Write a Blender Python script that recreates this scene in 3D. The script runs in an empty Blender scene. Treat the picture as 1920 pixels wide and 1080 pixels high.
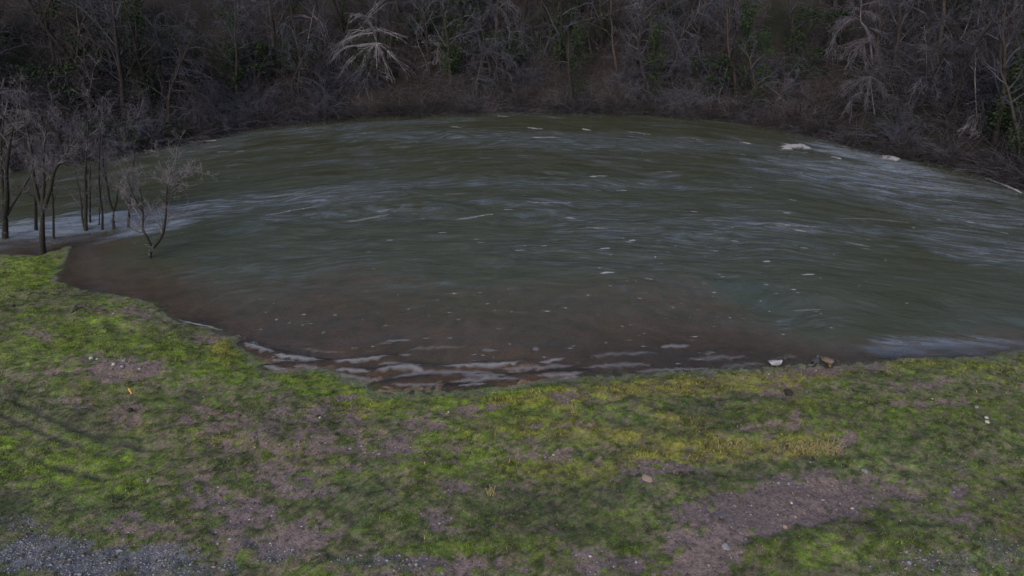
import bpy, math, random
import numpy as np
from mathutils import Vector

# ------------------------------------------------------------------ camera, sky, sun, exposure
SC = bpy.context.scene
COL = SC.collection
CAM_H, PITCH, FPX = 12.0, math.radians(28.0), 1144.0     # lens measured against a 1920 px wide frame
cam_data = bpy.data.cameras.new('camera')
cam_data.sensor_width = 36.0
cam_data.lens = FPX / 1920.0 * 36.0
cam_data.clip_start = 0.1
cam_data.clip_end = 2000.0
cam = bpy.data.objects.new('camera', cam_data)
cam.location = (0, 0, CAM_H)
cam.rotation_euler = (math.pi / 2 - PITCH, 0, 0)
COL.objects.link(cam)
SC.camera = cam

SUN_EL, SUN_AZ = math.radians(38), math.radians(200)
world = bpy.data.worlds.new('World')
SC.world = world
world.use_nodes = True
wn, wl = world.node_tree.nodes, world.node_tree.links
wn.clear()
sky = wn.new('ShaderNodeTexSky')
sky.sky_type = 'NISHITA'
sky.sun_disc = False
sky.sun_elevation = SUN_EL
sky.sun_rotation = SUN_AZ
sky.air_density = 1.0
sky.dust_density = 4.0
sky.ozone_density = 1.0
hsv = wn.new('ShaderNodeHueSaturation')          # cloud cover greys the blue out evenly
hsv.inputs['Saturation'].default_value = 1.0
bg = wn.new('ShaderNodeBackground')
bg.inputs['Strength'].default_value = 0.10
wo = wn.new('ShaderNodeOutputWorld')
wl.new(sky.outputs[0], hsv.inputs['Color'])
wl.new(hsv.outputs[0], bg.inputs['Color'])
wl.new(bg.outputs[0], wo.inputs['Surface'])

sun_data = bpy.data.lights.new('sun', 'SUN')
sun_data.energy = 0.5
sun_data.angle = math.radians(40)
sun_data.color = (1.0, 0.97, 0.93)
sun = bpy.data.objects.new('sun', sun_data)
sun.rotation_euler = (math.pi / 2 - SUN_EL, 0, math.pi - SUN_AZ)
COL.objects.link(sun)

SC.view_settings.view_transform = 'Standard'
SC.view_settings.look = 'None'
SC.view_settings.gamma = 1.0
SC.view_settings.exposure = 1.02
SC.cycles.max_bounces = 5
SC.cycles.transparent_max_bounces = 12

# ------------------------------------------------------------------ helpers
CT, ST = math.cos(PITCH), math.sin(PITCH)


def P(px, py, z=0.0):
    """Point on the level z that photo pixel (px, py) shows."""
    u, v = (px - 960) / FPX, (py - 540) / FPX
    t = (CAM_H - z) / (ST + v * CT)
    return Vector((u * t, (CT - v * ST) * t, z))


def PD(px, py, yd):
    """Point at distance yd down the valley that photo pixel (px, py) shows."""
    u, v = (px - 960) / FPX, (py - 540) / FPX
    t = yd / (CT - v * ST)
    return Vector((u * t, yd, CAM_H - (ST + v * CT) * t))


def _h(ix, iy, seed):
    a = (ix.astype(np.int64) * 374761393 + iy.astype(np.int64) * 668265263 + seed * 974634533) & 0xFFFFFFFF
    a = ((a ^ (a >> 13)) * 1274126177) & 0xFFFFFFFF
    a = ((a ^ (a >> 16)) * 2246822519) & 0xFFFFFFFF
    a = a ^ (a >> 15)
    return (a & 0xFFFFFF) / float(0xFFFFFF)


def vnoise(x, y, seed=0):
    x = np.asarray(x, float); y = np.asarray(y, float)
    ix, iy = np.floor(x), np.floor(y)
    fx, fy = x - ix, y - iy
    fx = fx * fx * fx * (fx * (fx * 6 - 15) + 10); fy = fy * fy * fy * (fy * (fy * 6 - 15) + 10)
    a, b = _h(ix, iy, seed), _h(ix + 1, iy, seed)
    c, d = _h(ix, iy + 1, seed), _h(ix + 1, iy + 1, seed)
    return (a + (b - a) * fx) * (1 - fy) + (c + (d - c) * fx) * fy


def fbm(x, y, seed=0, octv=4, gain=0.5):
    """-1..1"""
    s, amp, tot, fr = 0, 1.0, 0.0, 1.0
    for o in range(octv):
        s = s + amp * (vnoise(np.asarray(x) * fr + 13.7 * o, np.asarray(y) * fr - 7.1 * o, seed + 31 * o) * 2 - 1)
        tot += amp; amp *= gain; fr *= 2.03
    return s / tot * 1.6


def sstep(a, b, x):
    t = np.clip((np.asarray(x, float) - a) / (b - a), 0, 1)
    return t * t * (3 - 2 * t)


def mesh_np(name, verts, faces, smooth=True):
    """verts (N,3), faces (M,3) or (M,4) arrays."""
    me = bpy.data.meshes.new(name)
    verts = np.asarray(verts, np.float32); faces = np.asarray(faces, np.int32)
    k = faces.shape[1]
    me.vertices.add(len(verts)); me.vertices.foreach_set('co', verts.ravel())
    me.loops.add(faces.size); me.loops.foreach_set('vertex_index', faces.ravel())
    me.polygons.add(len(faces)); me.polygons.foreach_set('loop_start', np.arange(0, faces.size, k, dtype=np.int32))
    me.polygons.foreach_set('use_smooth', np.full(len(faces), smooth))
    me.update(calc_edges=True)
    return me


def add_col(me, name, rgb):
    at = me.attributes.new(name, 'FLOAT_COLOR', 'POINT')
    a = np.ones((len(rgb), 4), np.float32); a[:, :3] = rgb
    at.data.foreach_set('color', a.ravel())


def add_vec(me, name, v):
    at = me.attributes.new(name, 'FLOAT_VECTOR', 'POINT')
    at.data.foreach_set('vector', np.asarray(v, np.float32).ravel())


def add_flt(me, name, v):
    at = me.attributes.new(name, 'FLOAT', 'POINT')
    at.data.foreach_set('value', np.asarray(v, np.float32).ravel())


def obj(name, me, mat=None, parent=None, **props):
    o = bpy.data.objects.new(name, me)
    COL.objects.link(o)
    if mat is not None and me is not None and len(me.materials) == 0:
        me.materials.append(mat)
    if parent is not None:
        o.parent = parent
    for k, v in props.items():
        o[k] = v
    return o


def empty(name, loc, label, category, group=None, rz=0.0, scale=1.0):
    o = bpy.data.objects.new(name, None)
    COL.objects.link(o)
    o.location = loc; o.rotation_euler = (0, 0, rz); o.scale = (scale,) * 3
    o.empty_display_size = 0.2
    o['label'] = label; o['category'] = category
    if group: o['group'] = group
    return o


def grid(xs, ys):
    X, Y = np.meshgrid(xs, ys)
    nx, ny = len(xs), len(ys)
    i = np.arange(nx * ny).reshape(ny, nx)
    F = np.stack([i[:-1, :-1], i[:-1, 1:], i[1:, 1:], i[1:, :-1]], -1).reshape(-1, 4)
    return X.ravel(), Y.ravel(), F


def poly_dist(x, y, pts):
    d2 = np.full(x.shape, 1e18)
    for (ax, ay), (bx, by) in zip(pts[:-1], pts[1:]):
        dx, dy = bx - ax, by - ay
        L = dx * dx + dy * dy + 1e-12
        t = np.clip(((x - ax) * dx + (y - ay) * dy) / L, 0, 1)
        d2 = np.minimum(d2, (x - ax - t * dx) ** 2 + (y - ay - t * dy) ** 2)
    return np.sqrt(d2)


def inside(x, y, pts):
    c = np.zeros(x.shape, bool)
    n = len(pts)
    for i in range(n):
        ax, ay = pts[i]; bx, by = pts[(i + 1) % n]
        if ay == by: continue
        c ^= ((ay > y) != (by > y)) & (x < (bx - ax) * (y - ay) / (by - ay) + ax)
    return c


# ------------------------------------------------------------------ materials
def new_mat(name):
    m = bpy.data.materials.new(name)
    m.use_nodes = True
    nt = m.node_tree
    return m, nt.nodes, nt.links, nt.nodes['Principled BSDF'], nt.nodes['Material Output']


def ramp(n, stops):
    r = n.new('ShaderNodeValToRGB')
    e = r.color_ramp.elements
    while len(e) < len(stops): e.new(0.5)
    for q, (p, c) in zip(e, stops):
        q.position = p; q.color = (*c, 1)
    return r


def noise(n, l, scale, detail=4, vec=None, rough=0.55):
    t = n.new('ShaderNodeTexNoise')
    t.inputs['Scale'].default_value = scale
    t.inputs['Detail'].default_value = detail
    t.inputs['Roughness'].default_value = rough
    if vec is not None: l.new(vec, t.inputs['Vector'])
    return t


def mix_rgb(n, l, mode, fac, a, b):
    m = n.new('ShaderNodeMix'); m.data_type = 'RGBA'; m.blend_type = mode
    for sock, v in ((m.inputs[0], fac), (m.inputs[6], a), (m.inputs[7], b)):
        if hasattr(v, 'node'): l.new(v, sock)
        elif isinstance(v, tuple): sock.default_value = (*v, 1)
        else: sock.default_value = v
    return m.outputs[2]


def mathn(n, l, op, a, b=0.0, clamp=False):
    m = n.new('ShaderNodeMath'); m.operation = op; m.use_clamp = clamp
    for sock, v in ((m.inputs[0], a), (m.inputs[1], b)):
        if hasattr(v, 'node'): l.new(v, sock)
        else: sock.default_value = v
    return m.outputs[0]


def wood_mat(name, dark, light, scale=6.0, rough=0.9, moss=None):
    m, n, l, b, o = new_mat(name)
    tc = n.new('ShaderNodeTexCoord')
    oi = n.new('ShaderNodeObjectInfo')
    t = noise(n, l, scale, 5, tc.outputs['Object'])
    r = ramp(n, [(0.3, dark), (0.72, light)])
    l.new(t.outputs[0], r.inputs[0])
    c = r.outputs[0]
    if moss:
        t2 = noise(n, l, 1.3, 3, tc.outputs['Object'])
        r2 = ramp(n, [(0.48, (0, 0, 0)), (0.62, (1, 1, 1))])
        l.new(t2.outputs[0], r2.inputs[0])
        c = mix_rgb(n, l, 'MIX', r2.outputs[0], c, moss)
    v = ramp(n, [(0.0, (0.60, 0.62, 0.68)), (0.5, (0.92, 0.93, 1.02)), (1.0, (1.30, 1.26, 1.30))])
    l.new(oi.outputs['Random'], v.inputs[0])
    c = mix_rgb(n, l, 'MULTIPLY', 1.0, c, v.outputs[0])
    l.new(c, b.inputs['Base Color'])
    b.inputs['Roughness'].default_value = rough
    b.inputs['Specular IOR Level'].default_value = 0.25
    return m


def leaf_mat(name, c0, c1):
    m, n, l, b, o = new_mat(name)
    tc = n.new('ShaderNodeTexCoord')
    t = noise(n, l, 3.5, 4, tc.outputs['Object'])
    r = ramp(n, [(0.3, c0), (0.7, c1)])
    l.new(t.outputs[0], r.inputs[0])
    l.new(r.outputs[0], b.inputs['Base Color'])
    b.inputs['Roughness'].default_value = 0.8
    b.inputs['Specular IOR Level'].default_value = 0.15
    return m


M_BARK = wood_mat('bark_dark', (0.010, 0.009, 0.008), (0.028, 0.025, 0.022), 7, moss=(0.016, 0.018, 0.009))
M_TWIG_SHADED = wood_mat('twig_shaded', (0.012, 0.010, 0.010), (0.040, 0.034, 0.034), 2.5)  # shade under the overhang, painted into the twigs along the waterline
M_BARK2 = wood_mat('bark_brown', (0.018, 0.016, 0.014), (0.05, 0.042, 0.038), 6)
M_TWIG_GREY = wood_mat('twig_grey', (0.024, 0.026, 0.034), (0.090, 0.090, 0.110), 1.6)
M_TWIG_BROWN = wood_mat('twig_brown', (0.016, 0.014, 0.015), (0.055, 0.045, 0.046), 1.6)
M_TWIG_PALE = wood_mat('twig_pale', (0.075, 0.072, 0.080), (0.235, 0.22, 0.235), 1.6)
M_TWIG_FAN = wood_mat('twig_silver', (0.10, 0.096, 0.104), (0.27, 0.255, 0.27), 1.6)
M_TWIG_NEAR = wood_mat('twig_near', (0.03, 0.030, 0.034), (0.15, 0.142, 0.15), 2)
M_TWIG_VNEAR = wood_mat('twig_pale_near', (0.10, 0.093, 0.096), (0.30, 0.275, 0.28), 2)
M_TWIG_MID = wood_mat('twig_violet', (0.04, 0.038, 0.046), (0.13, 0.12, 0.138), 1.6)
M_IVY = leaf_mat('ivy_leaf', (0.012, 0.022, 0.011), (0.030, 0.050, 0.022))
M_EVER = leaf_mat('evergreen_leaf', (0.010, 0.017, 0.010), (0.024, 0.038, 0.022))


def col_mat(name, rough=0.9, spec=0.2, bump=0.0, bscale=30.0, vary=0.0, vscale=20.0, trans=0.0):
    m, n, l, b, o = new_mat(name)
    a = n.new('ShaderNodeAttribute'); a.attribute_name = 'Col'
    c = a.outputs['Color']
    g = n.new('ShaderNodeNewGeometry')
    if vary:
        t = noise(n, l, vscale, 6, g.outputs['Position'], 0.7)
        r = ramp(n, [(0.25, (1 - vary,) * 3), (0.75, (1 + vary,) * 3)])
        l.new(t.outputs[0], r.inputs[0])
        c = mix_rgb(n, l, 'MULTIPLY', 1.0, c, r.outputs[0])
    l.new(c, b.inputs['Base Color'])
    b.inputs['Roughness'].default_value = rough
    b.inputs['Specular IOR Level'].default_value = spec
    if bump:
        t = noise(n, l, bscale, 6, g.outputs['Position'], 0.65)
        bp = n.new('ShaderNodeBump'); bp.inputs['Strength'].default_value = bump; bp.inputs['Distance'].default_value = 0.05
        l.new(t.outputs[0], bp.inputs['Height']); l.new(bp.outputs[0], b.inputs['Normal'])
    return m


# ------------------------------------------------------------------ shores and heights
near_px = [(0, 477), (55, 479), (82, 476), (104, 470), (131, 461), (126, 481), (113, 500), (104, 530), (160, 546), (235, 556), (290, 569),
           (318, 596), (345, 606), (390, 613), (438, 632), (455, 656), (480, 682), (520, 698), (560, 696), (605, 690), (640, 706), (690, 723),
           (712, 743), (760, 739), (850, 736), (900, 732), (960, 725), (1020, 715), (1100, 710), (1200, 702), (1300, 697), (1400, 692),
           (1450, 688), (1500, 684), (1560, 683), (1620, 679), (1700, 673), (1770, 671), (1850, 670), (1880, 665), (1920, 657)]
near_shore = [(-70, -60), (-62, -10), (-48, 14), (-34, 25)] + [tuple(P(*p)[:2]) for p in near_px] + [(26, 14), (33, 3), (38, -15), (40, -60)]
land_poly = near_shore + [(40, -400), (-70, -400)]
far_px = [(0, 322), (130, 300), (260, 281), (350, 266), (450, 240), (600, 226), (700, 219), (830, 213), (960, 210), (1100, 211), (1200, 214), (1400, 228),
          (1500, 246), (1650, 285), (1750, 306), (1840, 322), (1920, 350)]
far_shore = [(-92, -60), (-84, -10), (-68, 16), (-48, 33)] + [tuple(P(*p)[:2]) for p in far_px] + [(40, 24), (48, 6), (54, -20), (58, -60)]
far_poly = far_shore + [(58, -400), (-92, -400)]


def near_sd(x, y):
    d = poly_dist(x, y, near_shore)
    return np.where(inside(x, y, land_poly), d, -d)


def far_sd(x, y):
    d = poly_dist(x, y, far_shore)
    return np.where(inside(x, y, far_poly), -d, d)


def base_z(sd):
    land = 0.95 * (1 - np.exp(-np.maximum(sd, 0) / 5.0))
    w = np.maximum(-sd, 0)
    bed = -(0.055 * np.minimum(w, 7) + 0.22 * np.clip(w - 7, 0, 10))
    return np.where(sd >= 0, land, bed)


def land_z(x, y):
    sd = near_sd(x, y)
    k = sstep(0.0, 1.2, np.abs(sd)) * np.where(sd < 0, .12, 1.0)
    z = base_z(sd) * np.where(sd < 0, 1 + 4 * sstep(7.5, 12.5, x) + 1.6 * sstep(-7.0, -13.0, x), 1.0) + (fbm(x * 0.35, y * 0.35, 3, 3) * 0.10 + fbm(x * 1.3, y * 1.3, 5, 4) * 0.045) * k + fbm(x * 3.1, y * 3.1, 9, 3) * 0.022 * np.where(sd < 0, .4, 1.0)
    return z, sd


def G(px, py, lumps=False):
    """World point of the near bank under a photo pixel."""
    z = 0.0
    for _ in range(6):
        p = P(px, py, z)
        zz, sd = land_z(np.array([p.x]), np.array([p.y]))
        z = float(zz[0]) if lumps else float(base_z(sd)[0])
    return P(px, py, z)


def hill_z(x, y, sd=None):
    if sd is None: sd = far_sd(x, y)
    az = np.degrees(np.arctan2(x, y))
    top = 17 + 30 * np.exp(-((az - 3) / 26.0) ** 2)
    s = np.maximum(sd, 0)
    z = 0.55 * s + 0.40 * np.maximum(s - 1.5, 0) + fbm(x * 0.22, y * 0.22, 21, 4) * 0.5 * sstep(0.3, 3, s) + fbm(x * 0.9, y * 0.9, 24, 3) * 0.16
    z = top * (1 - np.exp(-z / top))
    return np.where(sd < 0, -0.35 * np.minimum(-sd, 8), z)


# ------------------------------------------------------------------ ground of the near bank and river bed (one sheet)
# bare and coloured patches: (kind, px, py, rx, ry, turn in degrees, strength)
patches = [
    ('mud', 222, 693, 82, 27, 8, 1.0), ('mud', 380, 632, 40, 13, -5, .9), ('mud', 255, 588, 45, 16, 10, .75), ('mud', 70, 626, 38, 10, 12, .9),
    ('mud', 180, 577, 60, 9, 0, .4), ('mud', 300, 610, 45, 14, 0, .4), ('mud', 110, 690, 60, 9, -35, .5), ('mud', 120, 750, 45, 10, 10, .4),
    ('mud', 240, 775, 28, 20, 60, .8), ('mud', 370, 775, 40, 20, -20, .6), ('mud', 460, 790, 70, 30, -10, .55),
    ('mud', 590, 790, 190, 45, 4, .5), ('mud', 640, 835, 170, 45, 0, .58), ('mud', 500, 850, 110, 40, 15, .55), ('mud', 650, 742, 26, 7, 0, .8),
    ('mud', 790, 796, 42, 12, 0, .85), ('mud', 750, 840, 38, 11, 10, .9), ('mud', 880, 770, 70, 16, 0, .55), ('mud', 845, 910, 34, 13, 0, .9),
    ('mud', 1075, 744, 48, 11, 0, .75), ('mud', 1060, 842, 95, 16, 0, .7), ('mud', 955, 838, 45, 10, 0, .6), ('mud', 1090, 798, 90, 5, 0, .6),
    ('mud', 1545, 695, 105, 13, -4, .95), ('mud', 1465, 700, 60, 12, 0, .7), ('mud', 1440, 735, 70, 14, 0, .6), ('mud', 1590, 820, 30, 16, -40, .95), ('mud', 1492, 782, 17, 26, 15, .9),
    ('mud', 1430, 797, 60, 5, -12, .9), ('mud', 1235, 876, 80, 17, -6, .85), ('mud', 1213, 897, 22, 8, 0, .9), ('mud', 990, 915, 60, 10, 0, .6),
    ('mud', 1490, 938, 190, 50, -6, 1.8), ('mud', 1330, 1035, 75, 40, -25, 1.4), ('mud', 1400, 985, 140, 24, -10, .8), ('mud', 1340, 950, 70, 35, -25, .8),
    ('mud', 818, 966, 50, 21, 22, 1.0), ('mud', 1745, 724, 75, 13, 0, .7), ('mud', 1735, 757, 70, 10, 0, .6), ('mud', 1690, 732, 40, 8, 0, .8),
    ('mud', 1800, 905, 14, 45, 15, .5), ('mud', 1560, 968, 50, 12, 0, .5), ('mud', 1810, 975, 30, 12, 0, .5), ('mud', 330, 900, 20, 12, 0, .6),
    ('mud', 375, 885, 34, 20, 0, .8), ('mud', 430, 960, 120, 50, 15, .75), ('mud', 530, 1000, 110, 55, 0, .75), ('mud', 330, 1000, 130, 50, 0, .55),
    ('mud', 560, 920, 70, 30, 0, .5), ('mud', 840, 1062, 210, 28, 0, .5), ('mud', 1140, 1055, 190, 26, 0, .45), ('mud', 1880, 700, 40, 6, 0, .3),
    ('gravel', 170, 1052, 200, 42, 2, .95), ('gravel', 40, 985, 60, 14, 0, .5), ('gravel', 300, 1070, 100, 20, 0, .5), ('gravel', 505, 1035, 50, 18, 0, .35),
    ('gravel', 1820, 1050, 170, 40, -6, .3), ('gravel', 700, 1055, 90, 16, 0, .4),
    ('dark', 90, 770, 190, 30, 22, .9), ('dark', 120, 950, 260, 38, 0, .75), ('dark', 700, 955, 260, 60, 0, .8), ('dark', 1000, 930, 330, 50, 0, .7),
    ('dark', 1380, 882, 330, 26, -4, 1.0), ('dark', 1640, 850, 120, 50, 0, .8), ('dark', 1290, 762, 70, 15, 0, .9), ('dark', 1210, 800, 120, 14, 8, .8),
    ('dark', 1460, 745, 40, 9, 0, .9), ('dark', 1750, 830, 130, 70, 0, .6), ('dark', 1880, 900, 80, 110, 0, .5), ('dark', 220, 677, 85, 10, 6, .9),
    ('dark', 745, 830, 40, 40, 0, .6), ('dark', 570, 765, 70, 20, 0, .5), ('dark', 1150, 985, 330, 40, 0, .5), ('dark', 700, 1055, 100, 22, 0, 1.0), ('dark', 1330, 800, 90, 10, 0, .8),
    ('dark', 1720, 990, 90, 30, -10, .6), ('dark', 1640, 700, 20, 5, 0, .5),
    ('lush', 60, 510, 90, 40, 0, 1.0), ('lush', 200, 640, 250, 60, 8, .75), ('lush', 440, 680, 70, 40, 30, .9), ('lush', 560, 715, 90, 18, 8, .9),
    ('lush', 690, 748, 90, 22, 8, 1.0), ('lush', 960, 745, 160, 18, -4, .9), ('lush', 150, 880, 190, 60, 10, .8), ('lush', 1020, 775, 160, 25, 0, .6),
    ('lush', 860, 850, 160, 60, 0, .4), ('lush', 820, 1010, 60, 12, 0, .7), ('lush', 1020, 1020, 260, 14, 0, .6), ('lush', 720, 970, 60, 20, 0, .6),
    ('lush', 1700, 790, 170, 60, 0, .4), ('lush', 1790, 690, 120, 14, 0, .6), ('lush', 1470, 770, 120, 12, 0, .5), ('lush', 1640, 1030, 220, 25, 0, .35),
    ('yellow', 1300, 722, 300, 20, -4, .9), ('yellow', 1150, 812, 260, 24, 3, .55), ('yellow', 1330, 840, 180, 26, -4, .8), ('yellow', 1490, 830, 90, 24, -8, 1.0),
    ('yellow', 1260, 786, 70, 12, 0, .6), ('yellow', 1120, 880, 180, 22, 0, .5), ('yellow', 1640, 680, 130, 8, 0, .6), ('yellow', 1500, 705, 120, 12, 0, .7),
    ('yellow', 420, 650, 40, 22, 30, .6), ('yellow', 650, 760, 100, 16, 0, .4), ('yellow', 1860, 690, 90, 10, 0, .4), ('yellow', 230, 800, 60, 20, 0, .3),
    ('yellow', 470, 830, 120, 12, 12, .4),
]
PW = []
for (k, px, py, rx, ry, tr, s) in patches:
    c = G(px, py); a = math.radians(tr)
    e1 = G(px + rx * math.cos(a), py + rx * math.sin(a)) - c
    e2 = G(px - ry * math.sin(a), py + ry * math.cos(a)) - c
    det = e1.x * e2.y - e1.y * e2.x
    PW.append((k, c.x, c.y, e1.x, e1.y, e2.x, e2.y, det, s))
track_lines = []
for pts in ([(30, 745), (100, 785), (180, 818), (262, 838)], [(40, 846), (100, 872), (182, 892)], [(0, 770), (60, 800), (130, 832)]):
    track_lines.append([tuple(G(*p)[:2]) for p in pts])


def masks(x, y):
    n1 = fbm(x * 0.8, y * 1.1, 41, 4, .65) * 0.50
    n2 = fbm(x * 4.0, y * 5.0, 43, 3, .7) * 0.34
    M = {k: np.zeros(x.shape) for k in ('mud', 'gravel', 'dark', 'lush', 'yellow')}
    for i, (k, cx, cy, ax, ay, bx, by, det, s) in enumerate(PW):
        dx, dy = x - cx, y - cy
        a = (dx * by - dy * bx) / det
        b = (ax * dy - ay * dx) / det
        q = np.sqrt(a * a + b * b) + (n1 + n2) * (.6 if s > 1 else 1)
        m = sstep(1.25, 0.62, q) * s
        M[k] = np.maximum(M[k], m)
    # broken turf: bare specks anywhere, more where soil shows through
    sp = fbm(x * 1.9, y * 2.4, 51, 5, .78)
    hf = fbm(x * 6.5, y * 8.0, 53, 2, .7)
    th = 0.50 - 1.2 * M['mud']
    M['mud'] = sstep(th - .08, th + .34, sp + 0.6 * hf) * (0.35 + 0.65 * sstep(0, .35, M['mud']))
    M['gap'] = sstep(-.02, .42, fbm(x * 5.2, y * 7.0, 301, 3, .75)) * (1 - .7 * M['lush']) * (1 - .45 * M['yellow'])
    M['gravel'] = M['gravel'] * sstep(-0.45, 0.1, sp + M['gravel'] * .35)
    return M


C = {k: np.array(v) for k, v in dict(
    green=(0.068, 0.098, 0.018), lush=(0.094, 0.145, 0.010), dark=(0.034, 0.048, 0.024), yellow=(0.178, 0.168, 0.028),
    mud=(0.140, 0.104, 0.092), mud2=(0.120, 0.093, 0.097), gravel=(0.076, 0.083, 0.108), bed=(0.098, 0.066, 0.048), soil=(0.030, 0.027, 0.024)).items()}


def lerp(a, b, t): return a + (b - a) * t[:, None]


def ground_colour(x, y, sd):
    M = masks(x, y)
    v1 = fbm(x * 0.5, y * 0.5, 61, 3)[:, None]
    c = C['green'][None] * np.ones((len(x), 1))
    c = c * (1 + 0.28 * v1)
    c = lerp(c, C['dark'][None], sstep(0.1, 0.9, fbm(x * 0.8, y * 0.8, 63, 5, .6)) * .35)
    c = lerp(c, C['yellow'][None], sstep(0.3, 1.0, fbm(x * 0.7, y * 0.9, 67, 5, .65)) * .25)
    c = lerp(c, C['lush'][None], M['lush'])
    c = lerp(c, C['yellow'][None], M['yellow'] * (0.55 + 0.45 * sstep(-.3, .3, fbm(x * 2, y * 2, 69, 3))))
    c = lerp(c, C['dark'][None], M['dark'] * .75 * (0.5 + 0.5 * sstep(-.4, .3, fbm(x * 2, y * 2, 70, 3))))
    mo = fbm(x * 3.2, y * 4.2, 201, 4, .8)
    c = c * (1 + .75 * np.clip(mo, -.85, 1.1))[:, None]
    c = lerp(c, np.array((0.105, 0.085, 0.058))[None], sstep(.15, .9, fbm(x * 2.4, y * 3.2, 205, 4, .8)) * .6)
    gr = c.copy()
    c = lerp(c, np.array((0.016, 0.019, 0.012))[None], sstep(.25, .7, fbm(x * 5.5, y * 7.5, 307, 2, .7)) * .6)
    c = lerp(c, np.array((0.130, 0.104, 0.078))[None] * (1 + .35 * v1), M['gap'] * (.8 - .45 * M['dark']))
    for ln in track_lines:
        d = poly_dist(x, y, ln)
        c = lerp(c, C['soil'][None], sstep(0.11, 0.02, d + fbm(x * 3, y * 3, 71, 3) * .08) * .68)
    wet = np.clip(M['dark'] * .6 + sstep(0, .6, fbm(x * .45, y * .45, 73, 3)) * .5 + .6 * sstep(12.5, 10.2, y), 0, 1)
    mud = lerp(C['mud'][None] * np.ones((len(x), 1)), C['mud2'][None], wet)
    c = lerp(c, mud, M['mud'])
    c = lerp(c, C['gravel'][None], M['gravel'])
    # drowned margin and river bed
    c = lerp(c, C['bed'][None] * (1 + .5 * v1), sstep(0.05, -0.35, sd + .25 * fbm(x * 1.2, y * 1.2, 77, 3)))
    c = lerp(c, np.array((0.09, 0.105, 0.085))[None], sstep(0.22, 0.05, np.abs(sd - 0.05 + .08 * fbm(x * 1.6, y * 1.6, 78, 3))) * .5)
    return c, gr, M


def stretch(lo, hi, step, far, k=1.35):
    a = list(np.arange(lo, hi + 1e-6, step))
    s, v = step, lo
    L = []
    while v > -far: s *= k; v -= s; L.append(v)
    s, v = step, hi
    R = []
    while v < far: s *= k; v += s; R.append(v)
    return np.array(L[::-1] + a + R)


gx, gy, gf = grid(stretch(-30, 24, 0.07, 500), stretch(6.0, 29, 0.07, 500))
gz, gsd = land_z(gx, gy)
gcol, ggrass, gM = ground_colour(gx, gy, gsd)
gz = gz - 0.03 * gM['mud'] - 0.015 * gM['gravel'] + (fbm(gx * 6, gy * 6, 81, 2) * 0.012)
for ln in track_lines:
    gz = gz - 0.05 * sstep(0.15, 0.03, poly_dist(gx, gy, ln))
# turf stands 2 cm higher in tufted lumps
gz = gz + 0.035 * (1 - gM['mud']) * np.clip(fbm(gx * 2.2, gy * 2.2, 83, 4, .65), -.6, 1) * sstep(.1, .8, gsd)
me = mesh_np('ground', np.stack([gx, gy, gz], 1), gf)
add_col(me, 'Col', gcol)
ground_mat = col_mat('ground_soil', 0.8, 0.35, 0.8, 22.0, 0.65, 11.0)
obj('ground', me, ground_mat, kind='structure')

# ------------------------------------------------------------------ far hillside
hx, hy, hf = grid(stretch(-75, 60, 0.6, 500, 1.5), stretch(-10, 85, 0.6, 500, 1.5))
hsd = far_sd(hx, hy)
hz = hill_z(hx, hy, hsd)
keep = hsd > -6
fk = keep[hf].all(1)
hc = np.array((0.021, 0.018, 0.017))[None] * (1 + .45 * fbm(hx * .3, hy * .3, 91, 4)[:, None])
hc = lerp(hc, np.array((0.010, 0.012, 0.009))[None], sstep(0, .6, fbm(hx * .25, hy * .25, 95, 4)))
me = mesh_np('hillside', np.stack([hx, hy, hz], 1), hf[fk])
add_col(me, 'Col', np.clip(hc, 0.006, 1))
obj('hillside', me, col_mat('leaf_litter', 0.95, 0.1, 0.8, 5.0, 0.5, 4.0), kind='structure')

# ------------------------------------------------------------------ river
def flow_v(x, y): return y * (1 + 0.0004 * x * x)


riffle_sheen_px = [(90, 430, 250, 28, -7, 2.6), (300, 402, 150, 16, -9, 1.3), (560, 372, 260, 20, -6, .75), (640, 400, 180, 9, -5, .6), (1010, 345, 380, 9, 1, .6), (1040, 380, 200, 8, 1, .7),
             (1120, 410, 160, 14, 2, .6), (1480, 425, 330, 14, 3, .7), (1650, 340, 300, 42, 10, 1.1), (1640, 300, 190, 14, 14, 1.5), (1850, 460, 160, 30, 8, .7), (1820, 400, 170, 30, 8, .7), (1300, 440, 260, 16, 2, .55),
             (1000, 262, 560, 18, 2, .55), (640, 240, 260, 8, -4, .6), (380, 275, 120, 12, -8, .5), (1780, 652, 180, 28, -2, 1.6), (1520, 600, 90, 14, 0, .35),
             (1200, 470, 330, 40, 0, .25), (560, 500, 200, 60, 0, .2)]  # rough water patches, also the mask for the painted sky sheen
RW = []
for (px, py, rx, ry, tr, s) in riffle_sheen_px:
    c = P(px, py); a = math.radians(tr)
    e1 = P(px + rx * math.cos(a), py + rx * math.sin(a)) - c
    e2 = P(px - ry * math.sin(a), py + ry * math.cos(a)) - c
    RW.append((c.x, c.y, e1.x, e1.y, e2.x, e2.y, e1.x * e2.y - e1.y * e2.x, s))


def riffle_sheen(x, y):
    v = flow_v(x, y)
    v = v + 1.1 * fbm(x * .13, v * .2, 143, 3)
    n = fbm(x * 0.22, v * 0.75, 101, 5, .65)
    m = sstep(.05, .65, n) * .38 * sstep(2, 12, -near_sd(x, y))
    for (cx, cy, ax, ay, bx, by, det, s) in RW:
        dx, dy = x - cx, y - cy
        q = np.hypot((dx * by - dy * bx) / det, (ax * dy - ay * dx) / det) + n * .55
        m = np.maximum(m, sstep(1.25, .45, q) * s)
    return m


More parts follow.
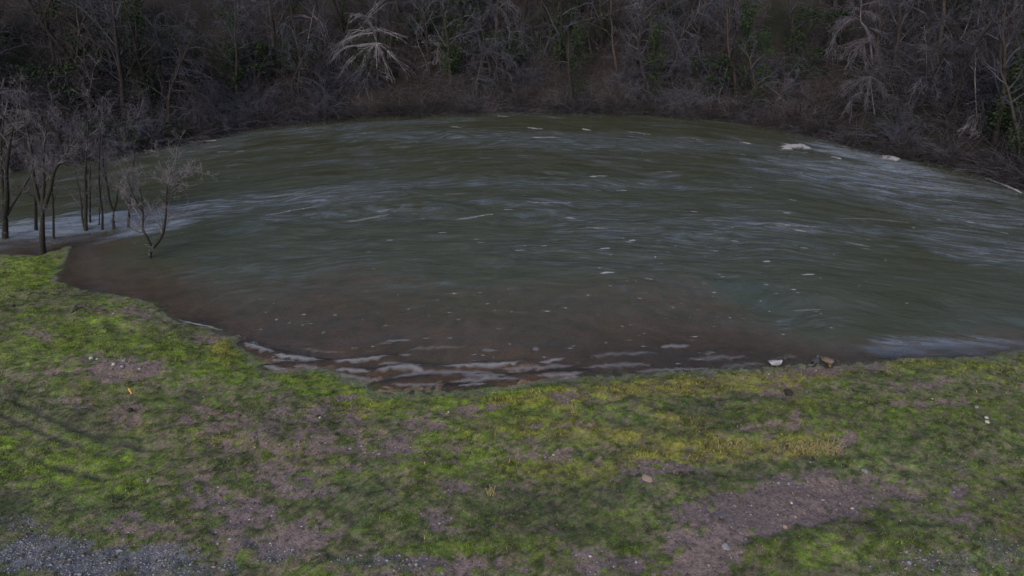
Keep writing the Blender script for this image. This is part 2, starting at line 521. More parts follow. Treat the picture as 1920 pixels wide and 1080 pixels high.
swell_lines = [[tuple(P(*p)[:2]) for p in L] for L in (
    [(455, 645), (500, 660), (560, 671), (620, 679), (680, 676), (740, 669)], [(640, 690), (700, 696), (760, 686), (820, 690), (900, 686), (1000, 680)],
    [(700, 724), (760, 715), (830, 702), (900, 706), (980, 704), (1100, 698)], [(490, 690), (540, 682), (600, 684)], [(840, 726), (900, 722), (960, 715)])]


def water_z(x, y):
    v = flow_v(x, y)
    r = riffle_sheen(x, y)
    nsd = -near_sd(x, y)
    calm = sstep(0.2, 9, nsd)
    a = (0.006 + 0.016 * calm + 0.045 * r)
    z = fbm(x * 0.28, v * 1.1, 111, 3, .6) * a + fbm(x * .8, v * 2.1, 115, 2, .6) * a * .5
    for L in swell_lines:
        d = poly_dist(x, y, L)
        z = z + 0.055 * np.exp(-(d / 0.17) ** 2) - 0.02 * np.exp(-((d - .4) / 0.25) ** 2)
    return z, r, nsd, v


wx, wy, wf = grid(np.concatenate([np.linspace(-95, -40, 30), np.arange(-39.8, 40, .2), np.linspace(40.2, 60, 20)]),
                  np.concatenate([np.linspace(-60, 10, 20), np.arange(10.4, 24, .13), np.arange(24, 60, .2)]))
fsd = far_sd(wx, wy)
wz, wr, wn_sd, wv = water_z(wx, wy)
keep = (fsd < 3.0) & (wn_sd > -1.0)
fk = keep[wf].all(1)
me = mesh_np('river', np.stack([wx, wy, wz], 1), wf[fk])
bedz, _ = land_z(wx, wy)
depth = np.maximum(0, -bedz)
depth = np.where(fsd > -3, np.minimum(depth, np.maximum(0, -fsd * .5) + .5), depth)
add_vec(me, 'flow', np.stack([wx + .8 * fbm(wx * .25, wv * .3, 141, 2), wv + 1.1 * fbm(wx * .13, wv * .2, 143, 3), wx * 0], 1))
add_flt(me, 'depth', depth)
add_flt(me, 'riffle_sheen', wr)

M_WATER, n, l, b, out = new_mat('river_water')
n.remove(b)
fl = n.new('ShaderNodeAttribute'); fl.attribute_name = 'flow'
dp = n.new('ShaderNodeAttribute'); dp.attribute_name = 'depth'
rf = n.new('ShaderNodeAttribute'); rf.attribute_name = 'riffle_sheen'
mp = n.new('ShaderNodeMapping'); mp.inputs['Scale'].default_value = (0.35, 1.0, 1.0)
l.new(fl.outputs['Vector'], mp.inputs['Vector'])
nz1 = noise(n, l, 3.2, 6, mp.outputs[0], .6)
nz2 = noise(n, l, 9.0, 3, mp.outputs[0], .6)
hgt = mathn(n, l, 'ADD', nz1.outputs[0], mathn(n, l, 'MULTIPLY', nz2.outputs[0], 0.35))
bp = n.new('ShaderNodeBump'); bp.inputs['Distance'].default_value = 0.25
l.new(mathn(n, l, 'ADD', mathn(n, l, 'MULTIPLY', rf.outputs['Fac'], 0.8), 0.22), bp.inputs['Strength'])
l.new(hgt, bp.inputs['Height'])
mp2 = n.new('ShaderNodeMapping'); mp2.inputs['Scale'].default_value = (0.12, 0.5, 1.0)
l.new(fl.outputs['Vector'], mp2.inputs['Vector'])
nz3 = noise(n, l, 2.2, 6, mp2.outputs[0], .7)
silt = ramp(n, [(0.35, (0.029, 0.033, 0.018)), (0.65, (0.047, 0.051, 0.033))])
l.new(nz3.outputs[0], silt.inputs[0])
dif = n.new('ShaderNodeBsdfDiffuse')
shal = ramp(n, [(0.0, (1, 1, 1)), (0.38, (0, 0, 0))])
l.new(mathn(n, l, 'MULTIPLY', mathn(n, l, 'ADD', dp.outputs['Fac'], mathn(n, l, 'MULTIPLY', mathn(n, l, 'SUBTRACT', nz3.outputs[0], .5), .5)), 0.8, True), shal.inputs[0])
nz5 = noise(n, l, 1.6, 5, fl.outputs['Vector'], .65)
brn = ramp(n, [(0.36, (0.056, 0.047, 0.030)), (0.62, (0.108, 0.075, 0.052))])
l.new(nz5.outputs[0], brn.inputs[0])
siltc = mix_rgb(n, l, 'MIX', shal.outputs[0], silt.outputs[0], brn.outputs[0])
mp3 = n.new('ShaderNodeMapping'); mp3.inputs['Scale'].default_value = (0.52, 2.4, 1.0)
l.new(fl.outputs['Vector'], mp3.inputs['Vector'])
nz4 = noise(n, l, 1.3, 6, mp3.outputs[0], .68)
strk = ramp(n, [(0.44, (.14, .14, .14)), (0.66, (1.25, 1.25, 1.25))])
l.new(nz4.outputs[0], strk.inputs[0])
strk2 = ramp(n, [(0.54, (0, 0, 0)), (0.70, (1, 1, 1))])
l.new(nz4.outputs[0], strk2.inputs[0])
sheen_fac = mathn(n, l, 'ADD', mathn(n, l, 'MULTIPLY', rf.outputs['Fac'], strk.outputs[0]), mathn(n, l, 'MULTIPLY', strk2.outputs[0], .22))
sky_sheen = mix_rgb(n, l, 'MIX', mathn(n, l, 'MULTIPLY', sheen_fac, 0.95, True), siltc, (0.118, 0.142, 0.185))  # sky reflection painted as pale blue into the water's own colour
l.new(sky_sheen, dif.inputs['Color'])
tr = n.new('ShaderNodeBsdfTransparent'); tr.inputs['Color'].default_value = (0.97, 0.93, 0.86, 1)
turb = mathn(n, l, 'MULTIPLY', dp.outputs['Fac'], 2.4, True)
turb = mathn(n, l, 'POWER', turb, 0.7, True)
m1 = n.new('ShaderNodeMixShader')
l.new(turb, m1.inputs[0]); l.new(tr.outputs[0], m1.inputs[1]); l.new(dif.outputs[0], m1.inputs[2])
gl = n.new('ShaderNodeBsdfGlossy'); gl.inputs['Roughness'].default_value = 0.12
l.new(bp.outputs[0], gl.inputs['Normal'])
l.new(mathn(n, l, 'ADD', mathn(n, l, 'MULTIPLY', rf.outputs['Fac'], 0.12), 0.06), gl.inputs['Roughness'])
fr = n.new('ShaderNodeFresnel'); fr.inputs['IOR'].default_value = 1.33
l.new(bp.outputs[0], fr.inputs['Normal'])
m2 = n.new('ShaderNodeMixShader')
l.new(fr.outputs[0], m2.inputs[0]); l.new(m1.outputs[0], m2.inputs[1]); l.new(gl.outputs[0], m2.inputs[2])
l.new(m2.outputs[0], out.inputs['Surface'])
obj('river', me, M_WATER, kind='structure')

# ------------------------------------------------------------------ foam and painted sky sheen on the river (ribbons with ragged edges)
M_FOAM_SHEEN, n, l, b, out = new_mat('foam')  # real foam, plus the sky sheen painted on shore swells
ea = n.new('ShaderNodeAttribute'); ea.attribute_name = 'body'
g = n.new('ShaderNodeNewGeometry')
t = noise(n, l, 6.0, 5, g.outputs['Position'], .75)
sa = n.new('ShaderNodeAttribute'); sa.attribute_name = 'soft'
fac = mathn(n, l, 'ADD', mathn(n, l, 'MULTIPLY', t.outputs[0], 1.5), -0.95)
fac = mathn(n, l, 'MULTIPLY', fac, mathn(n, l, 'SUBTRACT', 1.0, mathn(n, l, 'MULTIPLY', sa.outputs['Fac'], .45)))
fac = mathn(n, l, 'ADD', fac, ea.outputs['Fac'])
fac = mathn(n, l, 'MULTIPLY', fac, 1.15, True)
fac = mathn(n, l, 'MULTIPLY', fac, mathn(n, l, 'SUBTRACT', 1.0, mathn(n, l, 'MULTIPLY', sa.outputs['Fac'], .42)))
b.inputs['Base Color'].default_value = (0.27, 0.265, 0.29, 1)
b.inputs['Roughness'].default_value = 0.6
l.new(fac, b.inputs['Alpha'])


class Ribbons:
    def __init__(self): self.v = []; self.f = []; self.b = []; self.s = []

    def add(self, pts, w, body, seed, lift=0.012, hump=0.0, soft=0.0):
        """pts: world xy of a centre line; w: half width in metres; body: opacity 0..1."""
        rng = random.Random(seed)
        pts = [Vector((p[0], p[1])) for p in pts]
        Q = []
        for a, b_ in zip(pts[:-1], pts[1:]):
            k = max(2, int((b_ - a).length / 0.16))
            for i in range(k): Q.append(a.lerp(b_, i / k))
        Q.append(pts[-1])
        n = len(Q)
        arr = np.array([q[:] for q in Q])
        ker = np.ones(5) / 5
        if n > 8:
            for c in (0, 1): arr[2:-2, c] = np.convolve(arr[:, c], ker, 'valid')
        rows = []
        for i in range(n):
            a = arr[max(0, i - 1)]; c = arr[min(n - 1, i + 1)]
            d = c - a; d = d / (np.hypot(*d) + 1e-9); nrm = np.array((-d[1], d[0]))
            tt = i / (n - 1)
            ww = w * (math.sin(math.pi * min(max(tt, .02), .98)) ** .6) * rng.uniform(.65, 1.3)
            off = rng.uniform(-.25, .25) * w
            for s in (-1, -.5, 0, .5, 1):
                p = arr[i] + nrm * (off + s * ww)
                rows.append((p[0], p[1], lift + hump * (1 - s * s) * math.sin(math.pi * tt)))
                self.s.append(soft)
                self.b.append(body * (1 - abs(s)) * min(1, 6 * tt * (1 - tt) + .15))
        o = len(self.v)
        self.v += rows
        for i in range(n - 1):
            for j in range(4):
                q = o + i * 5 + j
                self.f.append((q, q + 1, q + 6, q + 5))

    def build(self, name, **kw):
        v = np.array(self.v)
        z, _, _, _ = water_z(v[:, 0], v[:, 1])
        v[:, 2] += z
        me = mesh_np(name, v, np.array(self.f))
        add_flt(me, 'body', self.b); add_flt(me, 'soft', self.s)
        return obj(name, me, M_FOAM_SHEEN, **kw)


R = Ribbons()
def rpx(L, wpx, body, hump=0.0, seed=0):
    soft = 1.0 if L[0][1] > 620 else .35
    if soft == 1: wpx = wpx * 1.7
    pts = [P(*p) for p in L]
    m = L[len(L) // 2]
    w = abs(P(m[0], m[1] - wpx / 2).y - P(m[0], m[1] + wpx / 2).y) / 2
    R.add([(p.x, p.y) for p in pts], w, body, seed + int(L[0][0]), .012, hump, soft)


# breaking water along the far side
rpx([(1466, 282), (1480, 277), (1500, 275), (1526, 281)], 11, 1.6, .18)
rpx([(1557, 294), (1566, 297), (1576, 301)], 6, 1.3, .08)
rpx([(1656, 299), (1664, 297), (1672, 299), (1682, 304)], 11, 1.4, .15)
rpx([(1384, 265), (1396, 268), (1410, 271)], 5, 1.1, .05)
rpx([(1838, 331), (1860, 339), (1884, 349), (1922, 366)], 5, 1.4, .06)
rpx([(346, 267), (375, 266), (412, 263)], 5, 1.2, .05)
rpx([(985, 238), (1005, 241), (1022, 243)], 4, 1.2); rpx([(1088, 241), (1111, 245)], 4, 1.4); rpx([(928, 217), (960, 219)], 3, 1.0); rpx([(985, 258), (1030, 258), (1062, 259)], 4, .9)
rpx([(1168, 246), (1200, 250), (1225, 254)], 3, .8); rpx([(840, 238), (870, 239)], 4, .8); rpx([(1295, 258), (1318, 264)], 3, .8); rpx([(1500, 258), (1560, 268), (1640, 292)], 4, .5)
# swell crests along the drowned meadow, sky sheen painted on as pale ribbons
rpx([(455, 643), (480, 653), (520, 661)], 8, .95, .03); rpx([(512, 665), (560, 673), (612, 677)], 8, 1.0, .03); rpx([(622, 678), (670, 677), (735, 668)], 7, .95, .03)
rpx([(482, 674), (530, 675), (565, 680)], 4, .7); rpx([(622, 692), (660, 695), (700, 698)], 6, .8); rpx([(700, 699), (740, 689), (770, 687), (805, 697)], 11, .85, .04)
rpx([(705, 682), (760, 679)], 5, .7); rpx([(745, 666), (775, 664)], 5, .7); rpx([(820, 688), (880, 686), (935, 685), (990, 678)], 8, .9, .03)
rpx([(1008, 681), (1035, 676), (1062, 671)], 5, .9); rpx([(865, 705), (910, 704), (955, 706)], 10, .75, .03); rpx([(855, 727), (885, 722), (915, 722)], 6, .8)
rpx([(1000, 706), (1060, 703), (1100, 701)], 8, .6); rpx([(1040, 711), (1090, 707)], 5, .6); rpx([(720, 640), (775, 637)], 4, .8); rpx([(705, 645), (740, 644)], 4, .5)
rpx([(900, 658), (935, 657)], 6, .6); rpx([(995, 656), (1012, 652)], 7, .8); rpx([(1235, 651), (1265, 650), (1296, 648)], 7, .8); rpx([(1315, 664), (1345, 662)], 6, .5)
rpx([(330, 598), (350, 605), (385, 610), (420, 622)], 4, .9); rpx([(440, 627), (455, 631)], 3, .7); rpx([(712, 727), (740, 727)], 4, .8); rpx([(490, 688), (520, 692), (545, 692)], 5, .8)
rpx([(780, 730), (800, 729)], 4, .8); rpx([(1380, 695), (1410, 693)], 3, .7); rpx([(1450, 672), (1500, 668)], 8, .3)
for L, w, bd in (([(620, 700), (680, 708), (720, 716)], 8, .6), ([(720, 708), (790, 700), (850, 698), (930, 697)], 10, .7), ([(930, 692), (1000, 690), (1080, 684)], 9, .6), ([(1080, 690), (1150, 686), (1230, 684)], 9, .55),
                 ([(1100, 668), (1170, 664), (1240, 662)], 8, .45), ([(1180, 698), (1260, 694), (1340, 690)], 7, .55), ([(1280, 676), (1340, 672), (1410, 670)], 9, .45), ([(840, 716), (900, 713), (980, 710)], 9, .7), ([(540, 686), (590, 690), (630, 697)], 7, .6),
                 ([(760, 655), (830, 652), (880, 650)], 6, .4), ([(560, 652), (610, 660), (650, 660)], 6, .35), ([(1340, 690), (1400, 685), (1440, 683)], 8, .4), ([(730, 722), (790, 722), (840, 720)], 6, .6)):
    rpx(L, w, bd, .02)
# thin crests in the main current
for L, w, bd in (([(480, 408), (540, 396), (615, 382)], 4, .8), ([(845, 412), (890, 407), (930, 400)], 4, .9), ([(915, 403), (928, 402)], 4, 1.3), ([(480, 372), (520, 367), (600, 360)], 6, .6),
                 ([(640, 418), (700, 408), (740, 400)], 7, .6), ([(975, 379), (1040, 381), (1080, 379)], 6, .8), ([(1100, 331), (1145, 331)], 4, 1.0), ([(1150, 356), (1180, 357)], 3, .9),
                 ([(1060, 405), (1085, 412)], 6, .8), ([(1090, 427), (1150, 430)], 6, .7), ([(1175, 452), (1195, 450)], 4, 1.2), ([(1120, 468), (1148, 466)], 4, 1.4), ([(1122, 513), (1156, 511)], 4, 1.3),
                 ([(1095, 555), (1110, 553)], 5, 1.0), ([(1010, 462), (1030, 461)], 3, 1.3), ([(980, 461), (988, 461)], 3, 1.2), ([(1440, 421), (1500, 426), (1550, 430)], 7, .7), ([(1590, 456), (1640, 464)], 4, .8),
                 ([(1500, 515), (1532, 514)], 4, 1.3), ([(1478, 543), (1497, 543)], 4, 1.3), ([(1425, 490), (1448, 490)], 4, 1.2), ([(1330, 549), (1350, 549)], 4, 1.1), ([(1345, 519), (1365, 519)], 3, 1.0),
                 ([(1225, 482), (1232, 482)], 4, 1.3), ([(1262, 462), (1270, 462)], 3, 1.3), ([(1815, 470), (1850, 476), (1858, 482)], 4, .6), ([(1810, 497), (1870, 499)], 4, .6), ([(1450, 338), (1510, 340)], 5, .6),
                 ([(1480, 583), (1550, 581)], 5, .6), ([(1300, 412), (1360, 414)], 5, .5), ([(690, 400), (745, 392)], 4, .6), ([(830, 365), (880, 363)], 4, .5), ([(440, 285), (460, 283)], 3, .8), ([(400, 287), (440, 284)], 3, .5),
                 ([(1560, 409), (1640, 411), (1720, 420)], 5, .5), ([(1700, 420), (1790, 430), (1880, 440)], 5, .45), ([(800, 592), (808, 592)], 6, .7), ([(620, 592), (636, 591)], 6, .7), ([(790, 574), (800, 573)], 4, .5),
                 ([(600, 625), (612, 624)], 6, .6), ([(560, 610), (575, 609)], 5, .5)):
    rpx(L, w, bd)
rng = random.Random(5)
for i in range(420):                                     # flecks of drifting froth
    k = rng.random()
    if k < .42: px, py = rng.gauss(1280, 260), rng.gauss(520, 75)
    elif k < .6: px, py = rng.uniform(420, 1350), rng.uniform(540, 690)
    else: px, py = rng.uniform(200, 1900), rng.uniform(280, 480)
    if py < 250 or py > 690: continue
    p = P(px, py)
    if near_sd(np.array([p.x]), np.array([p.y]))[0] > -.3 or far_sd(np.array([p.x]), np.array([p.y]))[0] > -1.5: continue
    Ln = rng.uniform(.14, .60) * (1.2 if py < 480 else .7)
    slope = -0.0008 * p.x * p.y
    R.add([(p.x - Ln / 2, p.y - slope * Ln / 2), (p.x + Ln / 2, p.y + slope * Ln / 2 + rng.uniform(-.04, .04))], rng.uniform(.03, .08), rng.uniform(.25, 1.25), i, soft=.35)
R.build('river_foam_sheen', kind='stuff', label='white foam streaks and flecks drifting on the flooded river, painted sky sheen on shore swells', category='foam')

# ------------------------------------------------------------------ turf blades
rs = np.random.RandomState(7)
N = 900000
bx = rs.uniform(-29, 23, N); by = rs.uniform(6.2, 29, N)
u = np.abs(bx) / (by * CT + 11.2 * ST)
ok = (u < 0.88)
bx, by = bx[ok], by[ok]
bz, bsd = land_z(bx, by)
ok = bsd > 0.02
bx, by, bsd = bx[ok], by[ok], bsd[ok]
_, bcol, bM = ground_colour(bx, by, bsd)
dens = np.clip(1.0 - bM['mud'] * 1.05, 0.02, 1) * np.clip(1 - bM['gravel'] * .93, .03, 1) * (0.4 + 0.6 * sstep(-.35, .3, fbm(bx * 2.2, by * 2.2, 83, 4, .65))) * (1 - .88 * bM['gap'])
for ln in track_lines: dens *= 1 - .9 * sstep(.14, .05, poly_dist(bx, by, ln))
ok = rs.rand(len(bx)) < dens
bx, by, bsd, bcol = bx[ok], by[ok], bsd[ok], bcol[ok]
bM = {k: v[ok] for k, v in bM.items()}
# nearest ground level from the fine grid
xs_u = np.unique(gx); ys_u = np.unique(gy)
def ground_level(x, y):
    ix = np.clip(np.searchsorted(xs_u, x) - 1, 0, len(xs_u) - 2); iy = np.clip(np.searchsorted(ys_u, y) - 1, 0, len(ys_u) - 2)
    Z = gz.reshape(len(ys_u), len(xs_u))
    tx = (x - xs_u[ix]) / (xs_u[ix + 1] - xs_u[ix]); ty = (y - ys_u[iy]) / (ys_u[iy + 1] - ys_u[iy])
    return (Z[iy, ix] * (1 - tx) + Z[iy, ix + 1] * tx) * (1 - ty) + (Z[iy + 1, ix] * (1 - tx) + Z[iy + 1, ix + 1] * tx) * ty


bz = ground_level(bx, by)
nb = len(bx)
hgt = rs.uniform(.025, .06, nb) * (1 + .8 * bM['yellow'] + .3 * bM['lush']) * (0.7 + .6 * sstep(-.3, .5, fbm(bx * 1.1, by * 1.1, 123, 3)))
wid = rs.uniform(.006, .013, nb)
ang = rs.uniform(0, 2 * np.pi, nb); lean = rs.uniform(.2, 1.1, nb)
la = rs.uniform(0, 2 * np.pi, nb)
base = np.stack([bx, by, bz - .008], 1)
side = np.stack([np.cos(ang) * wid, np.sin(ang) * wid, 0 * ang], 1)
tip = base + np.stack([np.cos(la) * hgt * lean, np.sin(la) * hgt * lean, hgt], 1)
V = np.stack([base - side, base + side, tip], 1).reshape(-1, 3)
F = np.arange(nb * 3).reshape(-1, 3)
cc = bcol * rs.uniform(.6, 1.5, (nb, 1)) * (1 - .5 * sstep(.25, .7, fbm(bx * 5.5, by * 7.5, 307, 2, .7)))[:, None] * np.stack([rs.uniform(.85, 1.2, nb), np.ones(nb), rs.uniform(.8, 1.2, nb)], 1)
straw = rs.rand(nb) < (.05 + .28 * bM['yellow'] + .10 * bM['mud'])
cc[straw] = np.array((.24, .19, .085)) * rs.uniform(.6, 1.3, (straw.sum(), 1))
me = mesh_np('grass', V, F, smooth=False)
add_col(me, 'Col', np.repeat(np.clip(cc, .004, 1), 3, 0))
obj('grass', me, col_mat('grass_blade', 0.7, 0.2), kind='stuff', label='short patchy winter grass covering the near riverbank', category='grass')

# ------------------------------------------------------------------ tubes for wood
class Tubes:
    def __init__(self): self.g = {}

    def path(self, pts, rad, sides):
        self.g.setdefault((len(pts), sides), []).append(([p[:] for p in pts], list(rad)[:len(pts)]))

    def mesh(self, name):
        VV, FF, o = [], [], 0
        for (n, sides), L in self.g.items():
            A = np.array([q[0] for q in L]); Rr = np.array([q[1] for q in L])
            k = len(L)
            d0 = A[:, -1] - A[:, 0]; d0 /= np.linalg.norm(d0, axis=1, keepdims=True) + 1e-9
            ref = np.where(np.abs(d0[:, 2:3]) < .8, np.array([[0, 0, 1.0]]), np.array([[1.0, 0, 0]]))[:, None]
            i0 = np.maximum(np.arange(n) - 1, 0); i1 = np.minimum(np.arange(n) + 1, n - 1)
            D = A[:, i1] - A[:, i0]; D /= np.linalg.norm(D, axis=2, keepdims=True) + 1e-9
            S = np.cross(D, ref); S /= np.linalg.norm(S, axis=2, keepdims=True) + 1e-9
            Tn = np.cross(S, D)
            q = 2 * np.pi * np.arange(sides) / sides
            V = A[:, :, None] + Rr[:, :, None, None] * (S[:, :, None] * np.cos(q)[None, None, :, None] + Tn[:, :, None] * np.sin(q)[None, None, :, None])
            VV.append(V.reshape(-1, 3))
            idx = np.arange(k * n * sides).reshape(k, n, sides) + o
            r = np.roll(idx, -1, 2)
            FF.append(np.stack([idx[:, :-1], r[:, :-1], r[:, 1:], idx[:, 1:]], -1).reshape(-1, 4))
            o += k * n * sides
        return mesh_np(name, np.concatenate(VV), np.concatenate(FF))


def rnd_dir(d, ang, rng):
    """d turned by ang about a random side."""
    ref = Vector((0, 0, 1)) if abs(d.z) < .9 else Vector((1, 0, 0))
    s = d.cross(ref).normalized(); t = s.cross(d)
    a = rng.uniform(0, 2 * math.pi)
    return (d * math.cos(ang) + (s * math.cos(a) + t * math.sin(a)) * math.sin(ang)).normalized()


def spawn(T, pts, rad, L, lvl, S, rng):
    """twigs off a finished stem"""
    if lvl > S['levels']: return
    k = S['n'][lvl - 1]
    n = len(pts) - 1
    for i in range(k):
        t = S['start'] + (1 - S['start']) * (i + rng.random()) / k if lvl == 1 else rng.uniform(.2, 1)
        x = t * n; j = min(int(x), n - 1)
        p = pts[j].lerp(pts[j + 1], x - j)
        d = (pts[j + 1] - pts[j]).normalized()
        r = (rad[j] + (rad[j + 1] - rad[j]) * (x - j))
        nd = rnd_dir(d, math.radians(rng.uniform(*S['ang'])), rng)
        nd = (nd + Vector((0, 0, S['up'][lvl - 1])) + S.get('pull', Vector((0, 0, 0)))).normalized()
        grow(T, p, nd, L * S['ratio'][lvl - 1] * rng.uniform(.6, 1.25) * (1 - .35 * t), max(min(r * .62, S['rmax'][lvl - 1]), S['rmin']), lvl, S, rng)


def grow(T, p, d, L, r, lvl, S, rng):
    n = S['segs'][min(lvl, len(S['segs']) - 1)]
    pts = [p.copy()]; rad = [r]
    for i in range(n):
        d = (d + Vector((rng.gauss(0, 1), rng.gauss(0, 1), rng.gauss(0, 1))) * S['wig'] + Vector((0, 0, S['trop'][min(lvl, len(S['trop']) - 1)] / n))).normalized()
        p = p + d * (L / n)
        pts.append(p.copy())
        rad.append(max(S['rmin'] * .6, r * (1 - .75 * (i + 1) / n)))
    (T[0] if lvl == 0 else T[1]).path(pts, rad, 7 if lvl == 0 else (5 if lvl == 1 else 3))
    spawn(T, pts, rad, L, lvl + 1, S, rng)


BASE = dict(levels=3, n=(9, 6, 4), start=.25, ang=(25, 65), up=(.25, .1, 0), ratio=(.5, .5, .5), rmax=(.06, .03, .015), rmin=.010, segs=(8, 5, 4, 3), wig=.16, trop=(.2, .15, 0, 0))


def S_(**k):
    s = dict(BASE); s.update(k); return s


def leaf_cloud(pts, size, rng, name):
    V, F = [], []
    for (c, r, k) in pts:
        for i in range(k):
            d = Vector((rng.gauss(0, 1), rng.gauss(0, 1), rng.gauss(0, 1)))
            d.normalize()
            p = c + d * (r * rng.random() ** .45)
            a = Vector((rng.gauss(0, 1), rng.gauss(0, 1), rng.gauss(0, .5))).normalized()
            b2 = a.cross(d + Vector((.01, .02, .3))).normalized()
            s = size * rng.uniform(.6, 1.4)
            o = len(V)
            V += [p - a * s, p + b2 * s * .6, p + a * s, p - b2 * s * .6]
            F.append((o, o + 1, o + 2, o + 3))
    return mesh_np(name, np.array([v[:] for v in V]), np.array(F), smooth=False)


# ------------------------------------------------------------------ trees standing in the flood on the left
def smooth_path(pts, k=4):
    out = []
    n = len(pts)
    for i in range(n - 1):
        p0, p1, p2, p3 = pts[max(0, i - 1)], pts[i], pts[i + 1], pts[min(n - 1, i + 2)]
        for j in range(k):
            t = j / k
            out.append(.5 * ((2 * p1) + (p2 - p0) * t + (2 * p0 - 5 * p1 + 4 * p2 - p3) * t * t + (3 * p1 - p0 - 3 * p2 + p3) * t ** 3))
    out.append(pts[-1].copy())
    return out


def stem_tree(name, label, base_px, stems, r0, seed, S, category='tree', group=None, bark=M_BARK, twig=M_TWIG_NEAR, yd=None, base_z_=0.0, depth=.35, jit=.5, leaves=None, reach=None):
    """A tree whose main stems follow given lines; stems: (pixel points, share of r0, length for twigs)."""
    rng = random.Random(seed)
    bp_ = P(base_px[0], base_px[1], base_z_) if yd is None else PD(base_px[0], base_px[1], yd)
    root = empty(name, bp_, label, category, group)
    T = (Tubes(), Tubes())
    if yd is None: r0 *= .8
    for si, (line, share, tw) in enumerate(stems):
        pts = []
        drift = rng.uniform(-jit, jit) if reach is None else rng.uniform(*reach)
        for i, q in enumerate(line):
            f = i / max(1, len(line) - 1)
            w = PD(q[0], q[1], bp_.y + drift * f) - bp_
            pts.append(w)
        if si == 0 or tuple(line[0]) == tuple(base_px):
            pts[0] = Vector((0, 0, 0)); pts.insert(0, Vector((pts[0].x, 0, -depth)))
        Q = smooth_path(pts)
        n = len(Q)
        rad = [max(.014, r0 * share * (1 - .86 * i / (n - 1)) * ((1.6, 1.5, 1.3, 1.15, 1.05)[i] if (i < 5 and si == 0) else 1)) for i in range(n)]
        T[0].path(Q, rad, 8)
        spawn(T, Q, rad, tw, 1, S, rng)
        tip = Q[-1]; d = (Q[-1] - Q[-2]).normalized()
        grow(T, tip, d, tw * .6, rad[-1] * .9, 1, S, rng)
    obj('trunk', T[0].mesh('trunk'), bark, root)
    obj('crown', T[1].mesh('crown'), twig, root)
    if leaves: obj('ivy', leaf_cloud([(Vector(PD(a, b_, bp_.y + .0)) - bp_, r, k) for (a, b_, r, k) in leaves], .07, rng, 'ivy'), M_IVY, root)
    return root


FLOOD = 'trees standing in flood water on the left'
SN = S_(levels=3, n=(15, 7, 5), start=.30, ratio=(.54, .5, .5), rmin=.006, rmax=(.020, .012, .008), ang=(25, 70), up=(.3, .15, .05), wig=.18)
SN2 = dict(SN, n=(14, 7, 5), ratio=(.42, .5, .5), start=.4)
stem_tree('flooded_tree', 'leftmost flooded tree, two stems and a long slanting side branch', (10, 448),
          [([(10, 448), (10, 420), (9, 399), (4, 328), (2, 270), (8, 215)], 1.0, 2.6), ([(11, 402), (13, 360), (12, 322), (20, 262), (30, 220)], .8, 2.4), ([(15, 400), (30, 374), (53, 337), (62, 310)], .35, 1.5)], .21, 11, SN, group=FLOOD)
stem_tree('flooded_tree', 'slim dark tree in the pale water just behind the thickest trunk', (68, 432), [([(68, 432), (67, 390), (66, 346), (60, 290), (58, 225)], 1.0, 2.2)], .12, 12, SN2, group=FLOOD)
stem_tree('flooded_tree', 'thickest flooded tree, rooted at the tip of the green grass, forking into many stems', (80, 475),
          [([(80, 475), (79, 440), (80, 400), (80, 393)], 1.0, .9), ([(80, 396), (71, 370), (64, 334), (58, 280), (45, 220)], .55, 2.6), ([(80, 394), (81, 358), (83, 340), (82, 290), (90, 215)], .5, 2.5),
           ([(81, 394), (95, 352), (99, 331), (108, 310), (121, 293), (140, 250)], .5, 2.3), ([(99, 331), (89, 313), (80, 270)], .3, 1.6)], .25, 13, SN, group=FLOOD)
stem_tree('flooded_tree', 'thin straight flooded trunk just right of the thickest tree', (101, 447), [([(101, 447), (100, 400), (98, 346), (104, 290), (112, 240)], 1.0, 1.7)], .085, 14, SN2, group=FLOOD)
stem_tree('flooded_tree', 'tall flooded tree with a second thinner stem leaning from its foot', (161, 430),
          [([(161, 430), (161, 370), (161, 304), (165, 240), (168, 170)], 1.0, 2.6), ([(158, 428), (154, 405), (151, 370), (140, 310), (132, 250)], .5, 1.9)], .135, 15, SN, group=FLOOD)
stem_tree('flooded_tree', 'short thin trunk standing farther out behind the tall twin-stemmed flooded tree', (169, 415), [([(169, 415), (169, 370), (169, 328), (174, 280)], 1.0, 1.6)], .075, 16, SN2, group=FLOOD)
stem_tree('flooded_tree', 'spindly flooded sapling, thinnest stem left of the forked trees', (186, 420), [([(186, 420), (187, 388), (190, 350), (200, 300)], 1.0, 1.3)], .05, 17, SN2, group=FLOOD)
stem_tree('flooded_tree', 'slender flooded tree with a bowed stem between sapling and forked tree', (192, 430), [([(192, 430), (192, 400), (187, 358), (186, 298), (190, 230)], 1.0, 2.2)], .095, 18, SN2, group=FLOOD)
stem_tree('flooded_tree', 'forked flooded tree with bushy low twigs and one bent tall stem', (213, 429),
          [([(213, 429), (213, 405), (213, 393)], 1.0, .5), ([(213, 395), (206, 378), (201, 346), (194, 310), (194, 290), (200, 225)], .6, 2.2), ([(213, 395), (219, 376), (222, 345), (230, 300), (236, 240)], .55, 2.0)], .12, 19, SN, group=FLOOD)
stem_tree('flooded_tree', 'single curving flooded tree directly behind the low forked tree', (241, 430), [([(241, 430), (242, 400), (244, 372), (249, 322), (252, 290), (250, 220)], 1.0, 2.3)], .10, 20, SN, group=FLOOD)
SV = S_(levels=3, n=(13, 8, 5), start=.3, ratio=(.66, .52, .5), rmin=.0075, rmax=(.028, .015, .010), ang=(30, 75), up=(.15, .1, 0), wig=.2)
